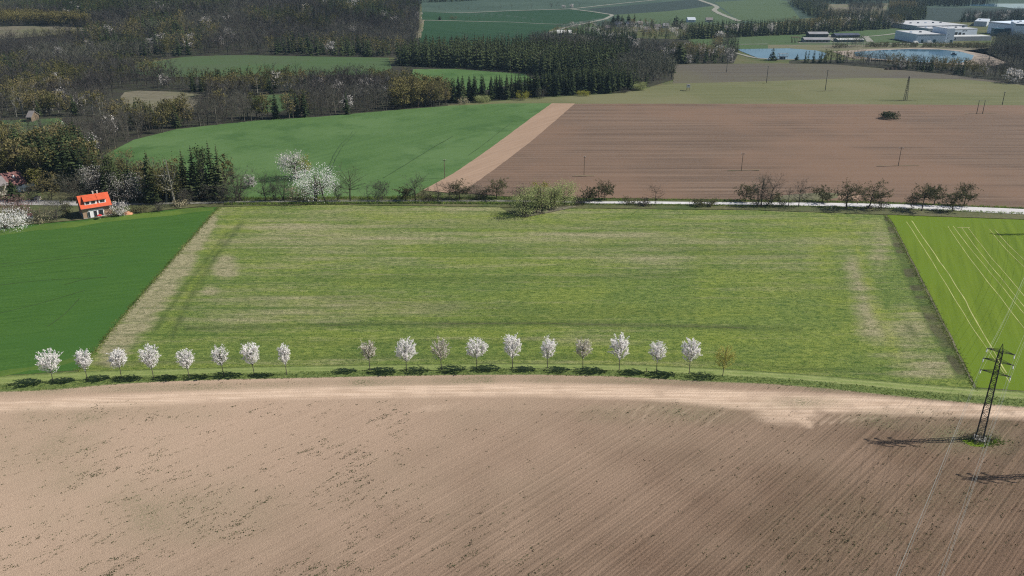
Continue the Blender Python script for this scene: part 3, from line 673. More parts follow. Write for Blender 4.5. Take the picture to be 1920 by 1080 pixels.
def skeleton(rs, h, w, clear=0.25, levels=3, kids=4, up=0.35, r0=None, stems=1, bend=0.25, lean=0.0):
    """branching limbs that fill a crown h high and w wide; returns segments and tips"""
    segs = []; tips = []
    r0 = r0 or h*0.022
    def grow(p, d, L, r, lev):
        k = 3 if lev < 2 else 2
        q = p
        for i in range(k):
            d = unit(d + rs.normal(size=3)*bend*.5 + np.array([0, 0, up*.25]))
            q2 = q + d*L/k; rr = r*(1-.6*(i+1)/k) if lev else r*(1-.45*(i+1)/k)
            segs.append((q, q2, r*(1-.6*i/k) if lev else r*(1-.45*i/k), max(rr, .008)))
            if lev < levels and i >= (0 if lev else 1):
                for _ in range(max(1, kids//k+(1 if rs.rand() < (kids % k)/k else 0))):
                    s = unit(rs.normal(size=3)*np.array([1, 1, .35])); dd = unit(d*.55 + s*.9 + np.array([0, 0, up]))
                    grow(q2, dd, L*rs.uniform(.42, .66), max(rr*.6, .01), lev+1)
            q = q2
        tips.append((q, d, lev))
    for s in range(stems):
        a = rs.uniform(0, 6.28); out = (0.0 if stems == 1 else .45)
        d0 = unit(np.array([math.cos(a)*out+lean, math.sin(a)*out, 1.0]))
        t = d0*h*clear; segs.append((np.zeros(3), t, r0, r0*.8))
        grow(t, d0, h*(1-clear)*.62, r0*.8, 0)
    allp = np.array([s[1] for s in segs]); 
    # fit to the wanted size
    zx = allp[:, 2].max(); wx = np.percentile(np.hypot(allp[:, 0]-allp[:, 0].mean()*0, allp[:, 1]), 97)
    sz = h*.93/zx; sx = (w/2*.9)/max(wx, .1)
    S = np.array([sx, sx, sz])
    segs = [(a*S, b*S, c, d) for a, b, c, d in segs]; tips = [(p*S, unit(d*S), l) for p, d, l in tips]
    return segs, tips

def crown_tree(seed, h, w, clear=.16, limbs=12, subs=5, twn=3, twlen=.07, tw=.02, shape=.5, low=.14, stems=1, lean=0.0, leaf=0, leafsize=.12, rise=.35, wood=1.0, spread=.12):
    """open crown: limbs reach into a rounded envelope, side branches and twigs fill it, sky shows through"""
    rs = np.random.RandomState(seed); segs = []; A = []; D = []; tips = []
    cen = np.array([lean*h*.5, 0, h*.42])
    feet = [np.zeros(3)] if stems == 1 else [np.array([rs.uniform(-.12, .12)*w, rs.uniform(-.08, .08)*w, 0]) for _ in range(stems)]
    for si, b in enumerate(feet):
        a0 = 2*math.pi*si/stems+rs.rand()
        out = np.array([math.cos(a0), math.sin(a0), 0])*(0 if stems == 1 else w*.16)
        t = b+np.array([lean*h*.25, 0, h*clear])+out*.3; tt = b*.5+np.array([lean*h*.6, 0, h*.86])+out*1.4
        r = h*.020*wood*(1 if stems == 1 else .7)
        mid = (t+tt)/2+rs.normal(size=3)*.03*h
        segs += [(b, t, r, r*.82), (t, mid, r*.8, r*.45), (mid, tt, r*.45, r*.12)]
        for k in range(limbs):
            a = a0+k*2.4+rs.normal()*.35; zz = rs.uniform(low, 1.0)**(.85)
            s_ = (zz-low)/(1-low+1e-6); env = math.sqrt(max(.05, 1-((s_-shape)/(max(shape, 1-shape)+.05))**2))*w/2*rs.uniform(.62, .98)
            e = np.array([lean*h*zz*.7+env*math.cos(a), env*math.sin(a), h*min(zz, .96)])+out*.3
            f = np.clip((e[2]-rise*env-t[2])/(tt[2]-t[2]), 0, .8)*rs.uniform(.6, 1); o = t*(1-f)+tt*f
            m = o*.45+e*.55+np.array([0, 0, -.05*h*rs.rand()])+rs.normal(size=3)*.02*h
            rl = r*.42*(1-.5*f); segs += [(o, m, rl, rl*.6), (m, e, rl*.6, rl*.2)]; tips.append(e)
            for _ in range(subs):
                g = rs.uniform(.25, 1.1); p = (o*(1-g*1.6)+m*g*1.6) if g < .6 else (m*(1-(g-.6)*2)+e*(g-.6)*2)
                q = p+rs.normal(size=3)*np.array([1, 1, .8])*spread*max(w, h*.6)+np.array([0, 0, .03*h]); q[2] = min(max(q[2], .04*h), h)
                segs.append((p, q, rl*.35, rl*.12)); tips += [q, (p+q)/2]
    tips = np.array(tips); n = len(tips); k = int(twn)
    A = np.repeat(tips, k, 0)+rs.normal(size=(n*k, 3))*.012*h
    D = A-cen; D /= np.linalg.norm(D, axis=1)[:, None]; D = D*.7+rs.normal(size=D.shape)*.75+np.array([0, 0, .25])
    L = h*twlen*rs.uniform(.6, 1.5, n*k)
    C = [twigs(A, D, L, tw, rs)]
    if leaf:
        C.append(cards(A[rs.randint(len(A), size=int(leaf))]+rs.normal(size=(int(leaf), 3))*.03*h, leafsize, rs))
    return tubes(segs, 4 if wood >= 1 else 3), cat(C)
def bare_tree(seed, h, w, det=1.0, clear=0.16, stems=1, leaf=0, leafsize=.12, up=.35, lean=0, tw=0.02, kids=5, levels=3, dens=1.0):
    if stems > 4: return crown_tree(seed, h, w, .05, 7, 5, 4*det*dens, .08, tw, .62, .2, stems, lean, leaf, leafsize, .6)
    return crown_tree(seed, h, w, clear*.8, int((16 if stems == 1 else 10)*max(det, .6)), kids, 4*det*dens, .075, tw, .52 if up > .25 else .45, .18, stems, lean, leaf, leafsize, .5 if up > .3 else .25)
def apple_tree(seed, h, w, leaves=900, clear=.24, size=.13, lean=0):
    return crown_tree(seed, h, w, .2, 16, 7, 5, .06, .02, .5, .30, 1, lean, leaves, size, .15, 1.5, .13)
def cherry_tree(seed, h, w, n=2200, clear=0.26, size=.07, shape=.42, ragged=.16):
    """young avenue cherry: clean stem, ascending limbs wrapped in blossom"""
    rs = np.random.RandomState(seed)
    segs = []; c = h*clear
    lean = rs.uniform(-.05, .05)
    top = np.array([lean*h, rs.uniform(-.03, .03)*h, h*.9])
    segs.append((np.zeros(3), np.array([lean*c, 0, c]), .085, .07))
    prev = np.array([lean*c, 0, c]); k = 6
    for i in range(1, k+1):
        q = np.array([lean*c, 0, c])*(1-i/k)+top*(i/k)+rs.normal(size=3)*.05
        segs.append((prev, q, .065*(1-i/(k+1)), .065*(1-(i+.7)/(k+1)))); prev = q
    limbs = []
    ph = rs.uniform(0, 6.28)
    nl = 56
    for i in range(nl):
        t = (i/nl)**.85; z0 = c+(h*.88-c)*t*.72
        a = ph+i*2.4+rs.normal()*.3
        # envelope: widest at 'shape' of the crown height
        zt = min(z0 + h*rs.uniform(.14, .30), h*.99); s = (zt-c)/(h-c)
        env = math.sqrt(max(0.02, 1-((s-shape)/(1-shape if s > shape else shape+.04))**2))*w/2*rs.uniform(1-ragged*2, 1+ragged*.5)
        b = np.array([lean*z0, 0, z0]); e = np.array([lean*zt+env*math.cos(a), env*math.sin(a), zt])
        mid = (b+e)/2+np.array([0, 0, -.06*h*rs.rand()])
        segs += [(b, mid, .035, .025), (mid, e, .025, .012)]
        limbs += [(b, mid, .35), (mid, e, 1.0)]
        for _ in range(2):
            f = rs.uniform(.35, 1); s0 = mid*(1-f)+e*f; ee = s0+unit(np.array([math.cos(a), math.sin(a), 0])*.5+rs.normal(size=3)*.55+np.array([0, 0, .8]))*h*rs.uniform(.06, .13)
            segs.append((s0, ee, .014, .007)); limbs.append((s0, ee, .9))
    T = tubes(segs, 4)
    A = np.array([l[0] for l in limbs]); B = np.array([l[1] for l in limbs]); wt = np.array([l[2]*np.linalg.norm(l[1]-l[0]) for l in limbs]); wt /= wt.sum()
    idx = rs.choice(len(limbs), n, p=wt); f = rs.uniform(0.05, 1.04, n)[:, None]
    pts = A[idx]*(1-f)+B[idx]*f + rs.normal(size=(n, 3))*np.where(rs.rand(n) < .75, .06, .13)[:, None]
    return T, cards(pts, size, rs)
def leafy(seed, h, w, n=1500, clear=.2, size=.14, clumps=26, low=.15, stems=1, shape=.5):
    """tree in leaf: clumps of small faces on limbs, gaps between"""
    rs = np.random.RandomState(seed)
    K = []
    for i in range(clumps):
        v = unit(rs.normal(size=3)); r = rs.uniform(.45, 1)**.6
        z = h*(low+(1-low)*(.5+.46*v[2]*r)); s = (z/h-low)/(1-low)
        env = math.sqrt(max(.05, 1-((s-shape)/(max(shape, 1-shape)+.06))**2))*w/2
        a = math.atan2(v[1], v[0]); K.append([env*r*math.cos(a)*.86, env*r*math.sin(a)*.86, z])
    K = np.array(K)
    segs = []
    for s in range(stems):
        b = np.array([rs.uniform(-.2, .2)*(stems > 1)*w, rs.uniform(-.1, .1)*(stems > 1)*w, 0]); t = b*.7+np.array([0, 0, h*clear]); tt = np.array([b[0]*.3, b[1]*.3, h*.85])
        segs += [(b, t, h*.02, h*.017), (t, tt, h*.017, h*.004)]
        for kk in K[s::stems]:
            f = rs.uniform(0, .6); o = t*(1-f)+tt*f
            if o[2] > kk[2]: o = t
            m = (o+kk)/2+np.array([0, 0, -.02*h]); segs += [(o, m, h*.008, h*.005), (m, kk, h*.005, h*.002)]
    idx = rs.randint(len(K), size=n)
    sg = rs.uniform(.07, .13, len(K))*max(w, h*.5)
    pts = K[idx]+rs.normal(size=(n, 3))*sg[idx][:, None]*np.array([1, 1, .8])
    pts[:, 2] = np.clip(pts[:, 2], .05, h)
    return tubes(segs, 4), cards(pts, size, rs)
def conifer(seed, h, w, whorls=14, per=8, clear=.1, droop=.25, quad=True, ragged=.25):
    rs = np.random.RandomState(seed)
    A = []; D = []; S = []
    for i in range(whorls):
        t = i/(whorls-1); z = h*(clear+(1-clear)*t*.97); R = w/2*(1-t)**.8*(1 if t > .08 else .8)+.12
        for k in range(max(4, int(per*(1-.4*t)))):
            a = rs.uniform(0, 6.28); rr = R*rs.uniform(1-ragged, 1+ragged*.6)
            dirv = np.array([math.cos(a), math.sin(a), -droop+.5*t*rs.rand()]); 
            A.append(np.array([0, 0, z])); D.append(dirv); S.append(rr)
    A = np.array(A); D = np.array(D); S = np.array(S); n = len(A)
    side = np.cross(D, [0, 0, 1.]); side /= np.linalg.norm(side, axis=1)[:, None]
    e = A+D*S[:, None]; m = A+D*S[:, None]*.5
    wd = (S*.34+.1)[:, None]
    up = np.array([0, 0, 1.])*h/whorls*.35
    V = np.stack([A+up, m+side*wd-up*.5, e, m-side*wd-up*.5], 1)
    Fc = (np.arange(n)*4)[:, None, None]+np.array([[0, 1, 2], [0, 2, 3]])[None]
    extra = cards(m+rs.normal(size=(n, 3))*S[:, None]*.3, S*.24+.08, rs, False)
    return tubes([(np.zeros(3), np.array([0, 0, h*.96]), h*.014, h*.003)], 4), cat([(V.reshape(-1, 3), Fc.reshape(-1, 3)), extra])
def pine(seed, h, w, n=900, clear=.4, size=.2, clumps=16):
    return leafy(seed, h, w, n, clear, size, clumps, low=clear, shape=.42)
def low_tree(seed, h, w, kind, n=70):
    """small cheap tree for far woods, triangles only"""
    rs = np.random.RandomState(seed)
    if kind == 'con': return conifer(seed, h, w, 9, 6, .08, .3, ragged=.3)
    segs = [(np.zeros(3), np.array([0, 0, h*.8]), h*.014, h*.003)]
    A = []; D = []; L = []
    for i in range(16):
        a = rs.uniform(0, 6.28); z = h*rs.uniform(.22, .75); d = unit(np.array([math.cos(a), math.sin(a), rs.uniform(.5, 1.6)]))
        A.append([0, 0, z]); D.append(d); L.append(min(w*.55/math.hypot(d[0], d[1])*1, (h-z)/d[2]))
    A = np.array(A); D = np.array(D); L = np.array(L)
    lim = twigs(A, D, L, .10, rs)
    k = n; i = rs.randint(len(A), size=k); f = rs.uniform(.35, 1.0, k)[:, None]
    S0 = A[i]+D[i]*(L[i][:, None]*f)
    if kind == 'bare':
        fol = twigs(S0, D[i]+rs.normal(size=(k, 3))*.7, rs.uniform(.08, .17, k)*h, .05, rs)
    else:
        fol = cards(S0+rs.normal(size=(k, 3))*h*.035, h*.032, rs, False)
    return tubes(segs, 3), cat([lim, fol])

def tree_object(name, T, C, mt, mc, x, y, label, cat_, group=None, rz=0, z=None):
    e = empty(name, x, y, float(hz(x, y)) if z is None else z, rz); tag(e, label, cat_, group)
    put("trunk", mesh_np("trunk", T[0], T[1], [PM[mt]]), e)
    put("crown", mesh_np("crown", C[0], C[1], [PM[mc]]), e)
    return e
def copy_tree(e, x, y, label, group, s=(1, 1, 1), rz=0):
    c = e.copy(); COL.objects.link(c); c.location = (x, y, float(hz(x, y))); c.scale = s; c.rotation_euler[2] = rz
    c["label"] = label; c["group"] = group
    for ch in list(e.children):
        d = ch.copy(); COL.objects.link(d); d.parent = c
    return c

# ------------------------------------------------------------------ avenue of young cherry trees
CH = [  # px, foot y, top y, width px, blossom, cards, label
 (100, 717, 662, 46, 'white', 2300, "wide fan-shaped white cherry tree, leftmost of the avenue, beside the dark green crop"),
 (164, 713, 660, 30, 'white', 1900, "narrow white cherry tree leaning left, second from the left end of the avenue"),
 (228, 709, 659, 34, 'white', 1900, "round white cherry tree standing third from the left end of the avenue"),
 (288, 709, 653, 36, 'white', 2000, "white cherry tree with one tall pointed spike on top, fourth from the left end"),
 (355, 708, 660, 35, 'white', 1500, "cup-shaped loose white cherry tree, fifth from the left end of the avenue"),
 (420, 706, 654, 33, 'white', 1000, "sparse forked white cherry tree with crooked stem, sixth from the left end"),
 (477, 703, 646, 36, 'white', 2000, "dense white cherry tree with peaked crown, second before the wide gap in the row"),
 (538, 703, 651, 23, 'white', 1300, "slim white cherry tree standing alone at the left side of the wide gap"),
 (694, 695, 643, 29, 'offwhite', 1100, "thin greyish cherry tree standing alone at the right side of the wide gap"),
 (762, 695, 641, 39, 'white', 2500, "dense round white cherry tree next to the greyish one right of the gap"),
 (828, 694, 641, 37, 'offwhite', 1300, "brownish half-faded cherry tree between two dense white cherries in mid row"),
 (894, 692, 640, 42, 'white', 2200, "broad spiky white cherry tree, widest crown in the middle of the row"),
 (961, 690, 632, 35, 'white', 2400, "tall egg-shaped white cherry tree at the middle of the photo"),
 (1026, 691, 638, 28, 'white', 1700, "small oval pinkish-white cherry tree right of the tall egg-shaped one"),
 (1093, 692, 639, 32, 'offwhite', 1300, "brownish faded cherry tree left of the tallest white cherry"),
 (1161, 694, 632, 35, 'white', 2700, "tallest and fullest white cherry tree of the right half of the row"),
 (1231, 697, 644, 30, 'white', 1500, "small lopsided white cherry tree beside the little marker post"),
 (1292, 701, 641, 37, 'white', 2500, "large dense white cherry tree, last white one before the bronze tree"),
]
for i, (px, fy, ty, wp, mc, n, lab) in enumerate(CH):
    x, y = G(px, fy); s = scale_at(px, fy); h = height_at(px, fy, ty); w = wp/s
    shp = [.75, .5, .5, .55, .7, .75, .45, .5, .4, .45, .5, .5, .45, .45, .45, .5, .4, .5][i]
    T, C = cherry_tree(100+i, h*1.08, w*(.86 if i < 8 else .93), int(n*2.3), 0.29+.03*(i % 3), .075, shp, .09+.08*(i in (3, 5, 4)))
    tree_object("cherry_tree", T, C, 'bark_grey', mc, x, y, lab, "cherry tree", "young cherry trees along the grass track")
x, y = G(1355, 705); h = height_at(1355, 705, 647)
T, C = cherry_tree(140, h, 37/scale_at(1355, 705), 3600, .22, .062, .5, .1)
tree_object("young_tree", T, C, 'bark_grey', 'bronze', x, y, "yellow-bronze leafing young tree at the right end of the cherry row", "tree")

# ------------------------------------------------------------------ hedgerow and garden trees (foot px, foot y, top y, width px, recipe, label)
HR = [
 (392, 378, 345, 42, 'fruit', "low brownish fruit tree by the lane at the foot of the pines"),
 (447, 378, 316, 60, 'fan', "big fan-shaped bare many-stemmed tree at the meadow's upper left corner"),
 (438, 345, 300, 12, 'spire', "thin dark spruce spire rising behind the fan-shaped bare tree"),
 (470, 352, 328, 20, 'blossom_small', "small white blossom bush peeping out behind the fan-shaped bare tree"),
 (498, 377, 327, 28, 'bare', "bare brown tree immediately right of the fan-shaped tree"),
 (516, 377, 342, 24, 'bush_bare', "low bare shrub between two taller bare trees in the hedgerow"),
 (533, 377, 320, 34, 'bare2', "twin-stemmed bare tree in front of the blossoming tree on the mound"),
 (547, 374, 352, 22, 'straw', "pale straw-coloured shrub between the twin-stemmed tree and the white blossom tree"),
 (551, 336, 283, 42, 'blossom_grey', "tall grey-white blossoming tree on its mound in the green field"),
 (572, 333, 292, 22, 'yellow', "yellowish tree tucked behind the tall blossoming tree on the mound"),
 (596, 378, 319, 64, 'blossom_big', "broad white blossoming tree with several dark stems at the hedgerow"),
 (569, 378, 351, 26, 'green', "bluish green bush at the left foot of the broad white blossoming tree"),
 (633, 378, 344, 18, 'bare', "small crooked bare tree just right of the broad blossoming tree"),
 (657, 378, 310, 56, 'oak', "well-shaped bare oak-like tree, tallest bare tree of the middle hedgerow"),
 (690, 377, 342, 26, 'thin', "thin pale saplings between the oak-like tree and the reddish round tree"),
 (714, 377, 343, 30, 'redbare', "reddish brown round-headed tree left of the gap in the hedgerow"),
 (761, 377, 352, 30, 'apple', "low greenish apple tree at the tip of the green field"),
 (779, 377, 332, 38, 'bare', "slender upright bare tree beside the corner of the bare soil strip"),
 (797, 377, 350, 24, 'darkbush', "dark olive bush at the foot of the bare soil strip"),
 (814, 377, 363, 26, 'darkbush', "lowest dark shrub between the olive bush and the thin sapling"),
 (821, 377, 340, 14, 'thin', "single thin sapling in front of the bare soil strip"),
 (842, 377, 344, 32, 'bare', "dense brown bare tree left of the two olive-brown crowns"),
 (862, 375, 338, 36, 'apple', "tall olive-brown apple tree in front of the bare soil strip"),
 (886, 375, 345, 40, 'bareround', "round grey bare tree with spreading limbs at the ploughed field's edge"),
 (906, 374, 356, 26, 'redbare', "small reddish twiggy tree between the round grey tree and the big olive tree"),
 (931, 374, 340, 46, 'apple', "big round olive apple tree left of the dark purple-brown tree"),
 (975, 377, 347, 34, 'darkbare', "dark purple-brown tree peeping out left of the willow group"),
 (985, 404, 356, 44, 'willow', "olive-green willow bush nearest the meadow, front left of the willow group"),
 (1010, 400, 345, 36, 'willow', "tall middle willow bush of the group jutting into the meadow"),
 (1012, 386, 338, 24, 'yellow', "yellow-green pointed crown rising from the back of the willow group"),
 (1036, 391, 348, 30, 'willow', "slender pale willow between the middle bush and the round bright willow"),
 (1055, 386, 343, 44, 'willow', "round bright pale-green willow at the right of the willow group"),
 (1020, 394, 374, 40, 'straw', "pale dry shrub tangle under the willows beside the lane"),
 (1092, 383, 369, 30, 'darkbush', "dark low shrub at the left end of the white lane"),
 (1108, 379, 355, 32, 'apple', "low olive apple tree left of the leaning taller apple tree"),
 (1134, 376, 342, 36, 'apple', "taller apple tree leaning right above the left end of the white lane"),
 (1180, 382, 371, 22, 'darkbush', "small round shrub on the white lane left of the lone bare tree"),
 (1206, 385, 373, 22, 'darkbush', "dark weedy shrub immediately left of the lone bare tree"),
 (1228, 385, 347, 36, 'oak', "lone small bare tree beside the white lane in mid hedgerow"),
 (1313, 386, 374, 24, 'green', "low green shrub beside the lane, left of the pair of shrubs"),
 (1331, 386, 373, 18, 'darkbush', "low dark shrub beside the lane, right of the pair of shrubs"),
 (1343, 386, 370, 10, 'thin', "thin leafless sapling right of the pair of low shrubs"),
 (1398, 378, 347, 36, 'apple', "dark olive apple tree behind the lane, left of the tall bare trees"),
 (1418, 387, 353, 26, 'darkbush', "dark leafy shrub against the left side of the tall bare trees"),
 (1427, 387, 331, 28, 'bare', "tall straight bare tree, left of the pair by the lane"),
 (1437, 387, 331, 46, 'lean', "tall bare tree leaning right, right of the pair by the lane"),
 (1447, 386, 358, 26, 'green', "green bush under the leaning bare tree"),
 (1465, 387, 372, 18, 'bush_bare', "tiny bare shrub between the green bush and the slim grey tree"),
 (1478, 388, 350, 16, 'thin', "slim grey bare tree left of the vase-shaped bare tree"),
 (1497, 389, 342, 38, 'bare', "vase-shaped reddish bare tree beside the lane"),
 (1541, 380, 352, 36, 'apple', "small apple tree standing on pale grass behind the lane"),
 (1586, 392, 342, 44, 'apple', "large flat-topped dark apple tree right of the pale grass patch"),
 (1626, 392, 343, 50, 'apple_lean', "broad apple tree with slanting trunk above the small bench"),
 (1649, 392, 369, 28, 'darkbush', "small bushy tree right of the bench"),
 (1708, 392, 366, 22, 'darkbare', "small drooping brown tree at the left of the round apple tree"),
 (1728, 396, 352, 40, 'apple', "round dark apple tree with a straight trunk on the lane's near edge"),
 (1751, 385, 348, 28, 'apple', "small forked apple tree behind the lane between two larger ones"),
 (1785, 397, 360, 40, 'apple', "spreading apple tree on the lane's near edge, rightmost in front"),
 (1807, 387, 346, 36, 'apple', "tall leaning dark apple tree at the right end of the row behind the lane"),
 (1667, 223, 211, 24, 'darkround', "round dark green bush alone in the big ploughed field"),
 (14, 427, 398, 62, 'blossom_bush', "white blossoming bush at the left edge beside the dark green crop"),
 (34, 402, 368, 48, 'purple', "reddish purple shrub above the white blossoming bush"),
 (68, 415, 392, 34, 'bush_bare', "brown bare shrub beside the little red-roofed hut"),
 (104, 413, 368, 44, 'fan_small', "pale bare spreading shrub in the garden left of the orange-roofed house"),
 (126, 408, 378, 16, 'green', "small dark garden tree against the left end of the orange-roofed house"),
 (85, 414, 398, 40, 'straw', "olive-brown shrub at the crop's edge below the garden fence"),
 (140, 378, 323, 56, 'redbare', "reddish brown bare bushy tree behind the orange-roofed house"),
 (186, 362, 310, 46, 'blossom_shaded', "grey-white blossoming tree behind the house against dark pines"),
 (245, 380, 328, 58, 'blossom_shaded', "wide grey-white blossoming tree in shade right of the orange-roofed house"),
 (214, 372, 290, 24, 'pine', "dark narrow pine between the two grey-white blossoming trees"),
 (236, 352, 283, 50, 'budtall', "tall brownish olive tree behind the wide grey-white blossoming tree"),
 (288, 380, 284, 34, 'spruce', "dark spruce left of the yellow-green birch"),
 (322, 380, 288, 52, 'birchbud', "yellow-green budding birch between the spruce and the row of pines"),
 (352, 376, 282, 28, 'pine', "leftmost tall pine of the dark row, beside the budding birch"),
 (370, 374, 275, 26, 'pine', "second tall pine of the dark row above the lane"),
 (386, 374, 272, 28, 'pine', "middle tall pine of the dark row above the lane"),
 (403, 373, 266, 26, 'pine', "tallest pine of the dark row above the lane"),
 (417, 372, 272, 24, 'pine', "rightmost tall pine of the dark row, next to the green field"),
 (300, 396, 378, 26, 'bush_bare', "brown twiggy shrub beside the lane right of the orange-roofed house"),
 (222, 404, 380, 26, 'blossom_small', "pale blossoming shrub against the right wall of the orange-roofed house"),
 (262, 397, 388, 24, 'green', "low green shrub beside the heap of reddish soil"),
 (338, 388, 376, 22, 'straw', "low straw-coloured shrub on the bank of the lane"),
 (27, 376, 338, 26, 'spruce', "dark garden spruce in front of the red-brown roofed house"),
 (73, 358, 318, 20, 'yellow', "small yellow-green birch on the dark wood's edge by the lane"),
 (92, 376, 326, 44, 'budtall', "olive-brown budding tree behind the grey roadside shed"),
 (62, 376, 350, 24, 'bush_bare', "brown bare shrub left of the grey roadside shed"),
 (48, 335, 238, 40, 'pine', "dark pine highest at the left of the big dark clump"),
 (78, 325, 240, 38, 'pine', "second dark pine in the big clump above the red-brown house"),
 (106, 330, 246, 44, 'pine', "broad dark pine in the middle of the big clump above the lane"),
 (135, 335, 252, 44, 'pine', "dark pine with a rounded top at the right of the big clump"),
 (160, 345, 268, 34, 'pine', "lower dark pine sloping down at the right end of the big clump"),
 (180, 350, 284, 30, 'budtall', "brown-green tree on the right shoulder of the big dark clump"),
 (120, 355, 300, 46, 'pine', "dark lower pine in front of the big clump"),
 (60, 350, 292, 46, 'pine', "dark lower pine behind the red-brown roofed house"),
 (14, 345, 262, 50, 'budtall', "tall olive-yellow tree at the left edge above the red-brown house"),
 (8, 312, 232, 40, 'yellowbud', "yellow-brown budding tree high on the left edge of the photo"),
 (30, 300, 228, 44, 'yellowbud', "golden brown budding tree beside the little light green field"),
 (5, 372, 345, 30, 'green', "green garden shrub at the left edge below the red-brown house"),
 (979, 188, 172, 22, 'yellow', "yellow-green bush at the foot of the dark conifer row, left one"),
 (1015, 185, 164, 20, 'bush_bare', "grey bare bush at the foot of the dark conifer row"),
 (1094, 180, 171, 20, 'yellow', "yellow-green bush at the foot of the dark conifer row, right one"),
 (1170, 174, 163, 18, 'redbare', "brownish bush near the right end of the dark conifer row"),
 (1200, 169, 155, 20, 'willow', "pale bush at the corner where the conifer row meets the bare copse"),
 (905, 192, 180, 22, 'willow', "pale bush at the left end of the conifer row by the green field"),
 (868, 196, 183, 18, 'straw', "pale round bush between the yellowish clump and the conifer row"),
 (205, 376, 345, 40, 'bush_bare', "brown undergrowth tree directly behind the roof of the orange-roofed house"),
 (350, 384, 356, 30, 'redbare', "brown low tree under the pines right of the birch"),
 (420, 378, 350, 24, 'redbare', "brown low tree between the rightmost pine and the fan-shaped tree"),
 (1448, 113, 89, 16, 'spruce_small', "dark small conifer on the dam in front of the pond's left half"),
 (1494, 113, 101, 9, 'spruce_small', "tiny dark conifer on the dam right of the glass kiosk"),
 (799, 85, 63, 8, 'spruce_small', "lone narrow dark conifer at the wood's corner by the far field"),
 (1548, 86, 62, 0, 'skip', ""),
]
def build(kind, seed, h, w):
    if kind == 'fruit': return bare_tree(seed, h, w, 1, .2, leaf=350, leafsize=.11, up=.2), 'bark', 'twig'
    if kind == 'fan': return bare_tree(seed, h, w, 1.3, .06, stems=7, up=.5, kids=5, tw=.025), 'bark', 'twig'
    if kind == 'fan_small': return bare_tree(seed, h, w, 1, .08, stems=4, up=.3), 'bark_grey', 'twig'
    if kind in ('spire',): return conifer(seed, h, w, 16, 6, .15), 'bark', 'pine'
    if kind == 'spruce': return conifer(seed, h, w, 22, 13, .04, .3), 'bark', 'needle'
    if kind == 'spruce_small': return conifer(seed, h, w, 12, 8, .04), 'bark', 'needle'
    if kind == 'blossom_small': return leafy(seed, h, w, 1000, .1, .13, 18, .1, 3), 'bark', 'greywhite'
    if kind == 'blossom_big': return leafy(seed, h, w, 3400, .22, .12, 60, .14, 4, .6), 'bark', 'white'
    if kind == 'blossom_grey': return leafy(seed, h, w, 2600, .16, .14, 44, .1, 2, .55), 'bark', 'greywhite'
    if kind == 'blossom_shaded': return leafy(seed, h, w, 2200, .16, .13, 44, .1, 2, .55), 'bark', 'shadeblossom'
    if kind == 'blossom_bush': return leafy(seed, h, w, 2800, .1, .13, 44, .04, 3, .45), 'bark', 'white'
    if kind == 'bare': return bare_tree(seed, h*1.05, w*1.1, 1.2, .2, kids=6, tw=.022, leaf=200, leafsize=.1), 'bark', 'twig'
    if kind == 'thin': return bare_tree(seed, h, w, .8, .15, kids=3, levels=2, tw=.018), 'bark_grey', 'twig'
    if kind == 'lean': return bare_tree(seed, h, w, 1, .2, kids=5, lean=.35), 'bark', 'twig'
    if kind == 'bare2': return bare_tree(seed, h, w, 1, .25, stems=2, kids=5), 'bark', 'twig'
    if kind == 'bareround': return bare_tree(seed, h, w, 1.3, .15, stems=3, up=.15), 'bark', 'twig'
    if kind == 'oak': return bare_tree(seed, h, w, 1, .22, kids=6, up=.22, tw=.016, dens=.8), 'bark', 'twig_dark'
    if kind == 'bush_bare': return bare_tree(seed, h, w, 1, .08, stems=4, kids=4, leaf=150), 'bark', 'twig'
    if kind == 'redbare': return bare_tree(seed, h, w, 1.5, .12, stems=3, kids=5, leaf=350, leafsize=.11), 'bark', 'twig'
    if kind == 'darkbare': return bare_tree(seed, h, w, 1.5, .2, kids=6, leaf=300, leafsize=.1, up=.1), 'bark', 'twig_dark'
    if kind == 'apple': return apple_tree(seed, h, w, 1700), 'bark', 'olive'
    if kind == 'apple_lean': return apple_tree(seed, h, w, 2000, lean=.35), 'bark', 'olive'
    if kind == 'straw': return leafy(seed, h, w, 700, .1, .12, 20, .05, 3), 'bark_grey', 'straw'
    if kind == 'green': return leafy(seed, h, w, 900, .12, .13, 18, .08, 2), 'bark', 'olive'
    if kind == 'darkbush': return leafy(seed, h, w, 700, .1, .12, 18, .04, 3), 'bark', 'twig_dark' if seed % 2 else 'olive'
    if kind == 'darkround': return leafy(seed, h, w, 1400, .1, .2, 30, .05, 2, .4), 'bark', 'pine'
    if kind == 'willow': return leafy(seed, h, w, 2600, .14, .13, 46, .05, 3, .55), 'bark', 'willow'
    if kind == 'yellow': return leafy(seed, h, w, 1100, .2, .13, 22, .25, 1, .5), 'bark_grey', 'yellow'
    if kind == 'purple': return leafy(seed, h, w, 1500, .1, .13, 30, .08, 3, .5), 'bark', 'purple'
    if kind == 'birchbud': return leafy(seed, h, w, 2800, .25, .15, 44, .14, 3, .5), 'birch', 'bud'
    if kind == 'budtall': return bare_tree(seed, h, w, 1.2, .15, stems=2, leaf=1500, leafsize=.15), 'bark_grey', 'bud'
    if kind == 'yellowbud': return leafy(seed, h, w, 2000, .2, .17, 36, .12, 2, .5), 'bark_grey', 'larch'
    if kind == 'pine': return (conifer(seed, h, w*.8, 22, 12, .10, .15, ragged=.5) if seed % 3 else pine(seed, h, w*.62, 2200, .12, .18, 44)), 'bark_grey', 'pine'
    if kind == 'white': pass
